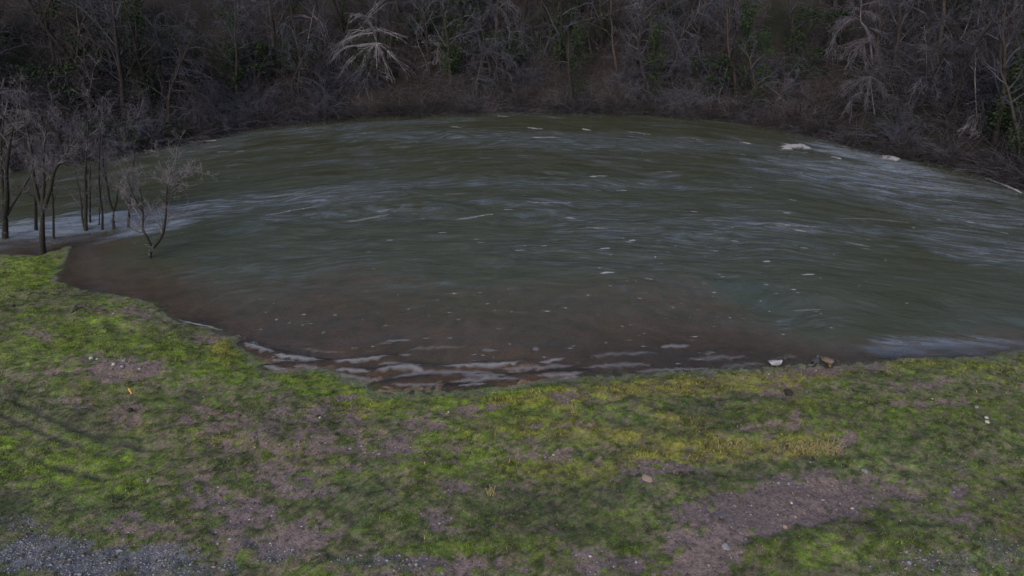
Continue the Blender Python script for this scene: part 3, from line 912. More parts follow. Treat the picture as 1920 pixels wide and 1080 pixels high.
stem_tree('flooded_tree', 'low V-shaped bare tree alone in open flood water, pale spreading twigs', (281, 483),
          [([(281, 483), (284, 468), (287, 464)], 1.0, .3), ([(285, 466), (276, 446), (268, 428), (268, 390), (262, 345)], .62, 2.3), ([(287, 464), (297, 452), (306, 436), (311, 402), (313, 358), (322, 320)], .75, 2.6),
           ([(312, 385), (330, 350), (350, 330), (366, 322)], .28, 1.5), ([(268, 400), (250, 365), (238, 330)], .28, 1.4)], .15, 21, SV, group=FLOOD, jit=.7, twig=M_TWIG_VNEAR)

# ------------------------------------------------------------------ wood on the far bank
def bank_pos(px, py):
    """A spot just behind the far water line under a pixel column."""
    return P(px, py, 0)


def tree_proto(kind, seed):
    """(trunk mesh, crown mesh, extra mesh); trees lean towards -Y (the river)."""
    rng = random.Random(seed)
    T = (Tubes(), Tubes())
    lf = None
    if kind == 'arching':        # drooping crown reaching out over the slope
        S = S_(levels=3, n=(14, 9, 6), start=.25, ratio=(.55, .5, .5), rmin=.010, rmax=(.045, .02, .013), ang=(35, 80), up=(.1, -.15, -.2), trop=(.5, -.9, -.5, -.3), wig=.15, pull=Vector((0, -.35, 0)))
        grow(T, Vector((0, 0, -.4)), Vector((rng.uniform(-.2, .2), -.35, 1)).normalized(), rng.uniform(5, 7.5), rng.uniform(.11, .17), 0, S, rng)
    elif kind == 'upright':
        S = S_(levels=3, n=(18, 8, 5), start=.2, ratio=(.34, .5, .5), rmin=.010, rmax=(.04, .02, .013), ang=(30, 70), up=(.2, .1, 0), wig=.1)
        grow(T, Vector((0, 0, -.4)), Vector((rng.uniform(-.1, .1), -.12, 1)).normalized(), rng.uniform(8, 11), rng.uniform(.12, .19), 0, S, rng)
    elif kind == 'shrub':
        S = S_(levels=2, n=(13, 8), start=.15, ratio=(.55, .5), rmin=.009, rmax=(.02, .012), ang=(25, 70), up=(-.05, -.1), trop=(-.6, -.7, -.4), wig=.16, segs=(6, 4, 3))
        for i in range(11):
            a = rng.uniform(0, 2 * math.pi)
            grow(T, Vector((math.cos(a) * .2, math.sin(a) * .2, -.2)), Vector((math.cos(a) * .6, math.sin(a) * .6 - .3, 1)).normalized(), rng.uniform(2, 3.6), rng.uniform(.025, .05), 0, S, rng)
    elif kind == 'ivy':
        S = S_(levels=3, n=(9, 5, 3), start=.3, ratio=(.34, .5, .5), rmin=.015, rmax=(.05, .028, .018), ang=(35, 75), up=(.15, 0, 0), wig=.1)
        H = rng.uniform(7, 9)
        grow(T, Vector((0, 0, -.4)), Vector((0, -.15, 1)).normalized(), H, .17, 0, S, rng)
        cl = []
        for i in range(34):
            z = rng.uniform(.8, H * .95); rr = rng.uniform(.35, .8)
            cl.append((Vector((rng.gauss(0, .42), -.15 * z + rng.gauss(0, .42), z)), rr, 75))
        lf = leaf_cloud(cl, .075, rng, 'ivy')
    elif kind == 'evergreen':
        S = S_(levels=2, n=(8, 5), start=.1, ratio=(.5, .5), rmin=.014, rmax=(.04, .02), ang=(30, 75), up=(.1, 0), wig=.14, segs=(6, 4, 3))
        for i in range(3):
            grow(T, Vector((rng.gauss(0, .2), rng.gauss(0, .2), -.3)), Vector((rng.gauss(0, .3), rng.gauss(0, .3) - .2, 1)).normalized(), rng.uniform(2.2, 3.4), .06, 0, S, rng)
        cl = [(Vector((rng.gauss(0, .8), rng.gauss(-.3, .7), rng.uniform(.5, 3.2))), rng.uniform(.3, .6), 60) for i in range(32)]
        lf = leaf_cloud(cl, .085, rng, 'foliage')
    return T[0].mesh('trunk'), T[1].mesh('crown'), lf


protos = {'arching': [tree_proto('arching', s) for s in (1, 2, 3, 4)], 'upright': [tree_proto('upright', s) for s in (5, 6, 7)],
          'shrub': [tree_proto('shrub', s) for s in (8, 9, 10)], 'ivy': [tree_proto('ivy', s) for s in (11, 12)], 'evergreen': [tree_proto('evergreen', s) for s in (13, 14)]}
NAMES = {'arching': ('bare_tree', 'tree'), 'upright': ('slender_tree', 'tree'), 'shrub': ('bare_shrub', 'shrub'), 'ivy': ('ivy_clad_tree', 'tree'), 'evergreen': ('evergreen_bush', 'bush')}
WHAT = {'arching': 'drooping bare tree', 'upright': 'slender leafless tree', 'shrub': 'leafless shrub', 'ivy': 'ivy-wrapped tree', 'evergreen': 'dark leafy bush'}
GRP = {'arching': 'drooping bare trees', 'upright': 'slender bare trees', 'shrub': 'leafless shrubs', 'ivy': 'ivy-clad trees', 'evergreen': 'evergreen bushes'}
ZONES = [(-99, -33, 'far left behind the flooded trees'), (-33, -24, 'by the pale fallen bough'), (-24, -17, 'left of the fan-branched tree'), (-17, -9, 'around the fan-branched tree'),
         (-9, 1, 'left of the tallest ivy'), (1, 9, 'around the tallest ivy'), (9, 17, 'around the white crooked sapling'), (17, 26, 'left of the weeping tree'), (26, 34, 'around the weeping tree'), (34, 99, 'near the right edge')]
ROWS = ['at the waterline', 'low on the bank', 'midway up the slope', 'higher up the slope', 'atop the slope']
placed = {}

# shore polyline walked by arc length
fs = np.array([(p[0], p[1]) for p in far_shore])
seg = np.hypot(*np.diff(fs, axis=0).T); cum = np.concatenate([[0], np.cumsum(seg)])


def along(s):
    j = int(np.clip(np.searchsorted(cum, s) - 1, 0, len(seg) - 1))
    t = (s - cum[j]) / seg[j]
    p = fs[j] * (1 - t) + fs[j + 1] * t
    d = (fs[j + 1] - fs[j]) / seg[j]
    return p, np.array((-d[1], d[0]))          # point, direction away from the river


def in_view(x, y, z, m=90):
    dx, dy, dz = x, y, z - CAM_H
    f = dy * CT - dz * ST
    if f < 1: return False
    px = 960 + FPX * dx / f
    py = 540 + FPX * (-(dz * CT + dy * ST)) / f
    return -m < px < 1920 + m and py > -20


CLEAR = [(610, 775, 3.2), (780, 860, 1.8), (1320, 1372, 1.4), (1560, 1685, 4.0), (1712, 1772, 2.2), (1585, 1690, 2.4), (1805, 1845, 2.4), (1170, 1275, 1.6), (990, 1045, 3.0), (1110, 1150, 2.4), (905, 965, 2.0)]


def blocks_view(x, y, z, d, kind):
    dz = z + (1.2 if kind == 'shrub' else 3.0) - CAM_H
    f = y * CT - dz * ST
    px = 960 + FPX * x / f
    m = 0 if kind == 'shrub' else 18
    return any(a - m < px < b_ + m and d < lim for a, b_, lim in CLEAR)


def place_tree(kind, x, y, nrm, rng, row=0, sc=None, twig=None):
    z = float(hill_z(np.array([x]), np.array([y]))[0])
    i = rng.randrange(len(protos[kind]))
    tm, cm, lm = protos[kind][i]
    az = math.degrees(math.atan2(x, y))
    zone = next(t for a, b_, t in ZONES if a <= az < b_)
    nm, cat = NAMES[kind]
    rz = math.atan2(-nrm[1], -nrm[0]) + math.pi / 2 + rng.uniform(-.6, .6)
    root = empty(nm, (x, y, z - .05), WHAT[kind], cat, GRP[kind] + ' of the far wooded bank', rz, sc or rng.uniform(.75, 1.2))
    placed.setdefault((kind, row, zone), []).append((az, root))
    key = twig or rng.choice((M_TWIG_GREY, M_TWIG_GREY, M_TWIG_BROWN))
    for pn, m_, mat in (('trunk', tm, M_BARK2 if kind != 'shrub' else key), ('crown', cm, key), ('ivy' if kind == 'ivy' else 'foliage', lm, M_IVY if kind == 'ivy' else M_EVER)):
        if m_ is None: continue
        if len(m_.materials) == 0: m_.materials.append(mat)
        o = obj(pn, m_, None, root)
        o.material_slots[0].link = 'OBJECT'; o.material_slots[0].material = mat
    return root


rng = random.Random(77)
taken = []
count = {}
s = 0.0
for row, (d0, d1, step, kinds) in enumerate([
        (-.1, .8, 1.5, ('shrub', 'shrub', 'shrub', 'shrub', 'evergreen')),
        (1.0, 2.6, 1.7, ('arching', 'shrub', 'arching', 'shrub', 'shrub', 'evergreen', 'ivy')),
        (3.0, 5.0, 1.7, ('arching', 'arching', 'upright', 'shrub', 'arching', 'evergreen', 'ivy')),
        (5.4, 8.0, 1.8, ('arching', 'upright', 'upright', 'arching', 'arching', 'ivy', 'evergreen')),
        (8.4, 12.0, 1.8, ('upright', 'arching', 'arching', 'arching', 'evergreen', 'ivy'))]):
    s = 1.0
    while s < cum[-1]:
        p, nrm = along(s)
        s += step * rng.uniform(.65, 1.35)
        d = rng.uniform(d0, d1)
        x, y = p[0] + nrm[0] * d, p[1] + nrm[1] * d
        z = float(hill_z(np.array([x]), np.array([y]))[0])
        if not in_view(x, y, z): continue
        kind = rng.choice(kinds)
        if blocks_view(x, y, z, d, kind):
            if row == 0 and rng.random() < .7: kind = 'shrub'
            else: continue
        place_tree(kind, x, y, nrm, rng, row, sc=rng.uniform(.45, .7) if row == 0 else None, twig=M_TWIG_SHADED if row == 0 else None)
ORD = ['leftmost', 'second from left', 'third from left', 'fourth from left', 'fifth from left', 'sixth from left', 'seventh from left', 'eighth from left']
for (kind, row, zone), L in placed.items():
    L.sort(key=lambda q: q[0])
    for i, (az, root) in enumerate(L):
        o_ = '' if len(L) == 1 else (('left one', 'right one')[i] if len(L) == 2 else ORD[min(i, 7)])
        root['label'] = WHAT[kind] + ' ' + ROWS[row] + ', ' + (o_ + ' ' if o_ else '') + zone

# ------------------------------------------------------------------ trees of the far bank one can tell apart
SF = S_(levels=3, n=(8, 4, 3), start=.2, ratio=(.6, .5, .5), rmin=.009, rmax=(.018, .011, .009), ang=(15, 50), up=(-.2, -.2, -.1), trop=(0, -.4, -.3), wig=.14, segs=(6, 5, 4, 3))
SFAN = dict(SF, levels=2, n=(6, 3), ratio=(.5, .45), ang=(12, 38))


def bank_tree(name, label, base, stems, r0, seed, S=SF, dy=1.0, leaves=None, twig=M_TWIG_PALE, bark=M_TWIG_PALE, category='tree', jit=.8, reach=(-1.5, .4)):
    rg = random.Random(seed + 500)
    more = []
    for line, sh, tw in stems[1:]:           # thinner boughs beside each main one
        for k in range(3):
            j = [(line[0][0], line[0][1])] + [(q[0] + rg.gauss(0, 9) * (i + 1) / len(line), q[1] + rg.gauss(0, 9) * (i + 1) / len(line)) for i, q in enumerate(line[1:])]
            more.append((j, sh * .5, tw * .8))
    stems = [stems[0]] + [(L, sh * .62, tw) for L, sh, tw in stems[1:]] + (more if category == 'tree' else [])
    b0 = P(base[0], base[1], 0)
    yd = b0.y + dy
    p = PD(base[0], base[1], yd)
    return stem_tree(name, label, base, stems, r0, seed, S, category, None, bark, twig, yd, depth=.6, jit=jit, leaves=leaves, reach=reach)


bank_tree('fan_branched_tree', 'pale grey tree with branches fanned downwards like a fountain, green ivy on top', (712, 205),
          [([(712, 205), (708, 150), (706, 110), (706, 80)], 1.0, .8), ([(706, 80), (680, 95), (650, 118), (632, 150)], .5, 2.2), ([(706, 80), (690, 100), (675, 125), (662, 160)], .5, 2.2), ([(706, 81), (685, 105), (672, 140), (640, 165)], .45, 2.0),
           ([(706, 80), (702, 110), (690, 140), (680, 165)], .45, 2.0), ([(706, 80), (712, 105), (714, 135), (722, 145)], .4, 1.6), ([(706, 80), (722, 90), (735, 105), (765, 125)], .5, 1.8), ([(706, 80), (715, 100), (730, 140)], .35, 1.4),
           ([(706, 80), (680, 84), (650, 90), (625, 105)], .45, 2.0), ([(700, 62), (670, 66), (640, 80), (622, 100)], .45, 2.2), ([(706, 80), (703, 60), (690, 56), (660, 62), (632, 85)], .5, 2.2),
           ([(706, 80), (702, 58), (720, 58), (745, 70)], .4, 1.6), ([(703, 62), (692, 38), (690, 30), (715, 5)], .4, 1.6), ([(690, 32), (675, 26), (660, 30)], .25, 1.2)], .13, 31, SFAN,
          leaves=[(700, 71, .28, 70), (716, 68, .32, 90), (732, 71, .32, 80), (744, 78, .25, 50), (688, 74, .22, 40)], dy=0.8, reach=(-2.2, -.6), twig=M_TWIG_FAN, bark=M_TWIG_FAN)
bank_tree('bare_tree', 'small pale tree with forked drooping branches right of the fan-branched tree', (812, 200),
          [([(812, 200), (806, 160), (800, 120), (785, 85), (780, 62)], 1.0, 1.2), ([(790, 80), (805, 76), (830, 78), (866, 85)], .6, 1.6), ([(815, 80), (822, 90), (805, 110), (790, 125)], .5, 1.4), ([(822, 88), (818, 105), (823, 117)], .45, 1.0), ([(824, 88), (835, 105), (843, 111)], .45, 1.0)], .085, 32)
bank_tree('bare_tree', 'white-stemmed crooked sapling rising from the water edge, one low left branch', (1351, 218),
          [([(1351, 220), (1350, 200), (1348, 178), (1356, 160), (1360, 140), (1369, 105)], 1.0, 1.0), ([(1348, 178), (1335, 181), (1320, 190)], .5, .8)], .085, 33, S_(levels=2, n=(6, 4), start=.3, ratio=(.5, .5), rmin=.016, rmax=(.025, .018), segs=(6, 4, 3), wig=.14), dy=.4)
bank_tree('bare_tree', 'large pale violet-grey branching tree high on the right of the slope', (1625, 250),
          [([(1625, 250), (1640, 180), (1635, 110), (1628, 60), (1614, 40), (1615, 0), (1612, -40)], 1.0, 2.0), ([(1614, 40), (1596, 35), (1570, 62), (1560, 80)], .45, 2.4), ([(1614, 38), (1590, 34), (1568, 40)], .35, 1.6), ([(1616, 42), (1628, 58), (1632, 75), (1655, 105)], .45, 2.0),
           ([(1630, 52), (1655, 60), (1680, 72)], .35, 1.6), ([(1632, 70), (1612, 75), (1592, 90)], .4, 1.8), ([(1632, 75), (1615, 85), (1590, 118)], .35, 1.6), ([(1620, 75), (1618, 100), (1622, 115)], .3, 1.2), ([(1645, 85), (1648, 110), (1665, 145)], .35, 1.4), ([(1614, 10), (1635, 5), (1650, -2)], .35, 1.4), ([(1614, 14), (1600, 14), (1592, -4)], .3, 1.2), ([(1616, 20), (1630, 22), (1642, 30)], .25, 1.2)], .13, 34, dy=3.5, twig=M_TWIG_MID, bark=M_TWIG_MID)
bank_tree('weeping_tree', 'small weeping tree with thin branches arching over like an umbrella', (1740, 275),
          [([(1740, 275), (1739, 220), (1738, 180), (1737, 140), (1737, 95), (1735, 70)], 1.0, 1.3), ([(1737, 145), (1726, 148), (1717, 165), (1716, 200), (1715, 225)], .45, 1.2), ([(1738, 145), (1752, 146), (1764, 158), (1768, 178), (1765, 215)], .45, 1.2), ([(1738, 150), (1740, 175), (1742, 215)], .4, 1.0), ([(1738, 150), (1730, 165), (1728, 200)], .3, .9), ([(1738, 152), (1749, 165), (1752, 200)], .3, .9)], .08, 35, dy=1.5)
bank_tree('bare_tree', 'pale spreading tree below the large violet-grey one, arms reaching down to the river', (1640, 268),
          [([(1640, 268), (1640, 220), (1634, 170), (1632, 143)], 1.0, 1.0), ([(1632, 143), (1610, 152), (1590, 165)], .5, 1.6), ([(1632, 143), (1648, 155), (1658, 172), (1680, 215)], .55, 1.6), ([(1632, 143), (1627, 165), (1625, 188)], .45, 1.2), ([(1618, 172), (1600, 182), (1585, 205)], .4, 1.4), ([(1660, 175), (1672, 182), (1685, 185)], .3, 1.0)], .09, 36, dy=1.6, twig=M_TWIG_MID, bark=M_TWIG_MID)
bank_tree('bare_tree', 'pale thin tree leaning over the water near the right edge, three low prongs', (1842, 305),
          [([(1842, 305), (1838, 260), (1832, 220), (1828, 150), (1830, 110)], 1.0, 1.6), ([(1836, 215), (1822, 228), (1808, 242)], .5, 1.0), ([(1836, 212), (1830, 232), (1826, 245)], .4, 1.0), ([(1838, 212), (1838, 235), (1834, 248)], .4, .9)], .08, 37, dy=1.6)
bank_tree('bare_tree', 'broad bushy grey tree of horizontal twigs low in the middle of the bank', (1225, 205),
          [([(1225, 205), (1222, 175), (1215, 150), (1220, 120)], 1.0, 1.2), ([(1218, 150), (1195, 140), (1170, 142)], .5, 2.0), ([(1218, 140), (1235, 118), (1262, 115)], .5, 2.0), ([(1220, 125), (1200, 105), (1180, 105)], .45, 1.8), ([(1220, 160), (1245, 140), (1275, 130)], .45, 1.8)], .08, 38, S_(levels=3, n=(9, 6, 4), start=.25, ratio=(.5, .5, .5), rmin=.016, rmax=(.03, .02, .016), segs=(6, 4, 3, 2), ang=(30, 75)), twig=M_TWIG_GREY, bark=M_TWIG_GREY, dy=.8)
bank_tree('bare_tree', 'pale grey crown of tangled twigs at the top beside the ivy trees', (1205, 190),
          [([(1205, 190), (1207, 130), (1208, 80), (1208, 18)], 1.0, 1.4), ([(1209, 45), (1196, 32), (1192, 22)], .4, 1.2), ([(1209, 50), (1222, 42), (1228, 55)], .4, 1.2), ([(1208, 48), (1200, 58), (1190, 62)], .4, 1.0), ([(1208, 20), (1196, 8), (1180, 10)], .4, 1.2)], .075, 39, dy=3.0)
bank_tree('bare_tree', 'tall pale tree with drooping branch ends at the top left of centre', (935, 185),
          [([(935, 185), (934, 120), (933, 60), (932, 5), (930, -40)], 1.0, 1.6), ([(932, 8), (915, 18), (905, 35)], .5, 1.6), ([(932, 12), (925, 25), (918, 42)], .4, 1.4), ([(933, 12), (945, 22), (952, 45)], .45, 1.6), ([(932, 4), (950, 6), (970, 20)], .4, 1.5)], .09, 40, dy=3.0)
bank_tree('bare_tree', 'grey twiggy tree with long arched limbs left of the fan-branched tree', (560, 210),
          [([(560, 210), (566, 160), (572, 110), (580, 60), (590, 10)], 1.0, 1.8), ([(580, 55), (560, 65), (545, 85), (530, 100)], .5, 2.0), ([(585, 35), (560, 30), (535, 45), (520, 75)], .5, 2.0), ([(574, 100), (550, 115), (535, 140)], .45, 1.8), ([(586, 30), (600, 40), (612, 70)], .4, 1.6)], .10, 41, dy=2.0, twig=M_TWIG_GREY)
bank_tree('ivy_clad_tree', 'tallest ivy-covered tree on the far bank, bright green mass left of centre top', (1015, 195),
          [([(1015, 195), (1014, 140), (1014, 80), (1016, 20), (1015, -20)], 1.0, 1.6), ([(1015, 60), (1030, 40), (1060, 30), (1090, 25)], .4, 1.4), ([(1015, 50), (1000, 35), (975, 50)], .4, 1.4)], .16, 42, dy=2.2, bark=M_BARK2, twig=M_TWIG_GREY,
          leaves=[(1008, 30, .75, 300), (1030, 28, .7, 260), (1015, 60, .85, 360), (1005, 90, .7, 300), (1022, 95, .7, 300), (1012, 125, .6, 240), (1040, 45, .5, 160), (995, 40, .5, 160), (1015, 155, .45, 120)])
bank_tree('ivy_clad_tree', 'ivy-topped tree whose rounded green head stands right of the tallest ivy', (1122, 195),
          [([(1122, 195), (1120, 140), (1124, 90), (1128, 30)], 1.0, 1.3), ([(1126, 55), (1145, 57), (1165, 60), (1183, 72)], .4, 1.2)], .11, 43, dy=1.8, bark=M_BARK2, twig=M_TWIG_PALE,
          leaves=[(1125, 25, .7, 260), (1140, 32, .65, 220), (1118, 45, .6, 200), (1122, 75, .4, 110), (1124, 105, .4, 100), (1120, 135, .35, 80)])
bank_tree('ivy_clad_tree', 'dark ivy column behind the white-stemmed crooked sapling, right of centre', (1238, 190),
          [([(1238, 190), (1237, 120), (1236, 60), (1236, 5)], 1.0, 1.3)], .13, 44, dy=2.6, bark=M_BARK2, twig=M_TWIG_GREY,
          leaves=[(1237, 20, .6, 220), (1236, 50, .6, 220), (1238, 80, .55, 200), (1237, 110, .5, 160), (1238, 140, .45, 120)])

# fallen boughs at the far waterline
SB = S_(levels=2, n=(6, 3), start=.3, ratio=(.4, .5), rmin=.016, rmax=(.03, .02), segs=(6, 4, 3), ang=(20, 50))
bank_tree('fallen_branch', 'pale fallen bough trailing over the water on the left far bank', (425, 234), [([(425, 234), (405, 238), (385, 247), (362, 252)], 1.0, .9), ([(385, 247), (375, 244), (366, 246)], .5, .5)], .06, 45, SB, dy=.1, category='branch', jit=.2)
bank_tree('fallen_branch', 'thin pale bough hooked down into the river below the crooked sapling', (1420, 205), [([(1420, 205), (1400, 212), (1390, 220), (1384, 229)], 1.0, .7), ([(1400, 212), (1375, 215), (1355, 217)], .5, .5)], .045, 46, SB, dy=.3, category='branch', jit=.2)
bank_tree('fallen_branch', 'broken grey bough lying at the foot of the bank near the right', (1720, 275), [([(1720, 275), (1705, 262), (1692, 256), (1680, 255)], 1.0, .8), ([(1705, 262), (1698, 268), (1690, 272)], .5, .5)], .045, 47, SB, dy=.4, category='branch', jit=.2)

# ------------------------------------------------------------------ brambles and dead stems that no one could count
rs = random.Random(9)
def brambles(name, label, count, mat, spread, lo, hi):
    T = Tubes()
    made = 0
    while made < count:
        p, nrm = along(rs.uniform(0, cum[-1]))
        d = abs(rs.gauss(0, 1)) * spread if rs.random() < .75 else rs.uniform(-.4, 1.0)
        x, y = p[0] + nrm[0] * d, p[1] + nrm[1] * d
        if y < 15: continue
        z = float(max(0.0, .55 * d + .4 * max(d - 1.5, 0))) * .95 - .2
        if not in_view(x, y, z + 1, 40): continue
        made += 1
        if d < 3 and rs.random() < .8 and blocks_view(x, y, z, d, 'shrub'): continue
        a = rs.uniform(0, 2 * math.pi)
        L = rs.uniform(lo, hi)
        dr = Vector((math.cos(a) * .7 - nrm[0] * .45, math.sin(a) * .7 - nrm[1] * .45, rs.uniform(.4, 1.6))).normalized()
        q = Vector((x, y, z)); pts = [q.copy()]
        for i in range(4):
            dr = (dr + Vector((rs.gauss(0, .2), rs.gauss(0, .2), -.22))).normalized()
            q = q + dr * (L / 4); pts.append(q.copy())
        T.path(pts, [.010, .010, .009, .008, .006], 3)
    obj(name, T.mesh(name), mat, kind='stuff', label=label, category='brambles')


brambles('brambles', 'tangle of brown brambles covering the far bank', 13000, M_TWIG_BROWN, 4.5, .6, 2.2)
brambles('dead_stems', 'thicket of thin grey dead stems all over the far bank', 17000, M_TWIG_GREY, 7.5, 1.0, 3.2)

# ------------------------------------------------------------------ ducks
def simple_mat(name, c, rough=.6, c2=None, scale=12.0):
    m, n, l, b, o = new_mat(name)
    tc = n.new('ShaderNodeTexCoord')
    t = noise(n, l, scale, 4, tc.outputs['Object'])
    r = ramp(n, [(.3, c), (.7, c2 or tuple(min(1, q * 1.35) for q in c))])
    l.new(t.outputs[0], r.inputs[0]); l.new(r.outputs[0], b.inputs['Base Color'])
    b.inputs['Roughness'].default_value = rough
    return m


M_PALE_FEATHER = simple_mat('pale_feather', (.17, .17, .19), .7, (.32, .31, .33))
M_HEAD_FEATHER = simple_mat('dark_head_feather', (.012, .022, .018), .35)
M_BREAST = simple_mat('breast_feather', (.06, .035, .025), .7)
M_BILL = simple_mat('bill', (.22, .18, .04), .5)
M_BLACK_FEATHER = simple_mat('black_feather', (.012, .011, .011), .5)
M_BROWN_FEATHER = simple_mat('brown_feather', (.06, .04, .025), .7, (.12, .085, .055), 30)
M_SLATE_FEATHER = simple_mat('slate_feather', (.028, .032, .038), .6)


def loft(rings, mats_of, name, sides=14):
    """rings: (x, z, half width, half height); one continuous body."""
    V, F = [], []
    for (x, z, w, h) in rings:
        for k in range(sides):
            a = 2 * math.pi * k / sides
            V.append((x, w * math.cos(a), z + h * math.sin(a)))
    n = len(rings)
    mi = []
    for i in range(n - 1):
        for k in range(sides):
            F.append((i * sides + k, i * sides + (k + 1) % sides, (i + 1) * sides + (k + 1) % sides, (i + 1) * sides + k))
            mi.append(mats_of[i])
    me = bpy.data.meshes.new(name)
    V.append((rings[0][0] - .004, 0, rings[0][1])); V.append((rings[-1][0] + .004, 0, rings[-1][1]))
    for k in range(sides):
        F.append(((k + 1) % sides, k, len(V) - 2)); mi.append(mats_of[0])
        F.append(((n - 1) * sides + k, (n - 1) * sides + (k + 1) % sides, len(V) - 1)); mi.append(mats_of[-1])
    me.from_pydata(V, [], F)
    me.polygons.foreach_set('material_index', mi)
    me.polygons.foreach_set('use_smooth', [True] * len(F))
    me.update()
    return me


def duck(label, loc, rz, scale, body, breast, head, bill, tucked=False, legs=False):
    root = empty('duck', loc, label, 'duck', 'ducks at the waterline', rz, scale)
    if not tucked:      # neck raised
        rings = [(-.31, .15, .02, .012), (-.26, .135, .06, .03), (-.19, .115, .095, .065), (-.09, .10, .118, .092), (.02, .095, .122, .10), (.11, .105, .108, .098), (.17, .13, .082, .085),
                 (.20, .175, .055, .052), (.212, .215, .042, .036), (.218, .25, .044, .034), (.232, .283, .05, .036), (.262, .292, .042, .036), (.29, .285, .026, .022)]
        mats = [0, 0, 0, 0, 0, 1, 1, 2, 2, 2, 2, 2, 2]
        bl = [(.286, .280, .022, .014), (.315, .272, .021, .009), (.345, .266, .016, .006), (.352, .265, .006, .004)]
    else:               # head drawn down onto the back
        rings = [(-.29, .13, .02, .012), (-.24, .125, .06, .035), (-.17, .115, .095, .072), (-.08, .11, .118, .10), (.03, .105, .12, .104), (.11, .12, .10, .098), (.155, .155, .07, .075),
                 (.165, .195, .05, .048), (.165, .228, .044, .036), (.178, .25, .044, .032), (.205, .252, .036, .028), (.228, .245, .02, .018)]
        mats = [0, 0, 0, 0, 0, 1, 1, 2, 2, 2, 2, 2]
        bl = [(.222, .243, .02, .013), (.248, .234, .018, .008), (.272, .228, .013, .005), (.28, .227, .005, .003)]
    zoff = .075 if legs else -.035
    me = loft([(x, z + zoff, w, h) for x, z, w, h in rings], mats, 'body')
    for m_ in (body, breast, head): me.materials.append(m_)
    obj('body', me, None, root)
    obj('bill', loft([(x, z + zoff, w, h) for x, z, w, h in bl], [0] * 4, 'bill', 8), bill, root)
    for sgn in (-1, 1):
        wing = loft([(-.29, 0, .004, .008), (-.20, -.003, .012, .035), (-.08, -.005, .018, .055), (.04, -.005, .02, .058), (.10, -.003, .012, .04), (.125, 0, .004, .01)], [0] * 6, 'wing', 10)
        w = obj('wing', wing, M_BROWN_FEATHER if body is not M_PALE_FEATHER else simple_mat('grey_wing', (.12, .12, .13), .7, (.24, .24, .26)), root)
        w.location = (0, sgn * .108, .125 + zoff); w.rotation_euler = (sgn * .25, 0, sgn * -.06)
        if legs:
            T = Tubes()
            T.path([Vector((.02, sgn * .05, .10)), Vector((.015, sgn * .05, .05)), Vector((.03, sgn * .05, .005))], [.014, .009, .008], 6)
            T.path([Vector((.02, sgn * .05, .006)), Vector((.06, sgn * .055, .005)), Vector((.085, sgn * .06, .004))], [.010, .016, .006], 6)
            obj('leg', T.mesh('leg'), M_BILL, root)
    tl = loft([(-.36, .155 + zoff, .02, .004), (-.32, .15 + zoff, .035, .008), (-.26, .138 + zoff, .05, .02)], [0] * 3, 'tail', 8)
    obj('tail', tl, head if body is M_PALE_FEATHER else body, root)
    return root


d1 = P(1455, 683, 0.0); duck('pale grey and white duck with dark head floating at the shore, neck raised', d1, .12, .88, M_PALE_FEATHER, M_PALE_FEATHER, M_HEAD_FEATHER, M_BILL)
d2 = P(1529, 679, 0.0); duck('slate-dark duck afloat between the pale duck and the black one', d2, .9, .82, M_SLATE_FEATHER, M_SLATE_FEATHER, M_SLATE_FEATHER, M_BROWN_FEATHER, tucked=True)
d3 = G(1554, 685, True); d3.z = max(d3.z, -.01); duck('black and brown duck standing hunched on the muddy edge', d3, -.75, .92, M_BROWN_FEATHER, M_BLACK_FEATHER, M_BLACK_FEATHER, M_BROWN_FEATHER, tucked=True, legs=True)

# ------------------------------------------------------------------ stones, clods, sticks on the near bank
M_STONE_PALE = simple_mat('pale_stone', (.20, .19, .19), .85, (.36, .34, .33), 20)
M_STONE_GREY = simple_mat('grey_stone', (.09, .092, .105), .85, (.20, .20, .22), 20)
M_STONE_BROWN = simple_mat('brown_stone', (.14, .10, .08), .85, (.26, .20, .16), 20)
M_CLOD = simple_mat('black_soil_clod', (.008, .007, .006), .95, (.022, .018, .014), 18)
M_CRUMB = simple_mat('turf_crumb', (.03, .03, .02), .95, (.07, .06, .045), 9)
M_DRIFT = simple_mat('wet_driftwood', (.02, .017, .014), .8, (.06, .05, .04), 14)
M_STRAW = simple_mat('straw', (.17, .145, .06), .8, (.30, .26, .125), 30)
M_ORANGE = simple_mat('orange_paint', (.55, .22, .04), .6, (.65, .30, .06), 10)


def stone_mesh(seed, flat=.6, rough=.25, sub=2):
    import bmesh
    bm = bmesh.new()
    bmesh.ops.create_icosphere(bm, subdivisions=sub, radius=1)
    rg = random.Random(seed)
    ox, oy = rg.uniform(0, 99), rg.uniform(0, 99)
    ax, ay = rg.uniform(.75, 1.25), rg.uniform(.7, 1.1)
    co = np.array([v.co[:] for v in bm.verts])
    k = 1 + rough * (fbm(co[:, 0] * 1.3 + ox, co[:, 1] * 1.3 + co[:, 2] * 1.7 + oy, seed, 3) + .6 * fbm(co[:, 2] * 1.6 + ox, co[:, 0] * 1.6 + oy, seed + 5, 2))
    for v, q in zip(bm.verts, k):
        v.co = Vector((v.co.x * ax * q, v.co.y * ay * q, v.co.z * flat * q))
    me = bpy.data.meshes.new('stone'); bm.to_mesh(me); bm.free()
    me.polygons.foreach_set('use_smooth', [True] * len(me.polygons))
    return me


def on_ground(px, py):
    p = G(px, py, True)
    p.z = float(ground_level(np.array([p.x]), np.array([p.y]))[0])
    return p


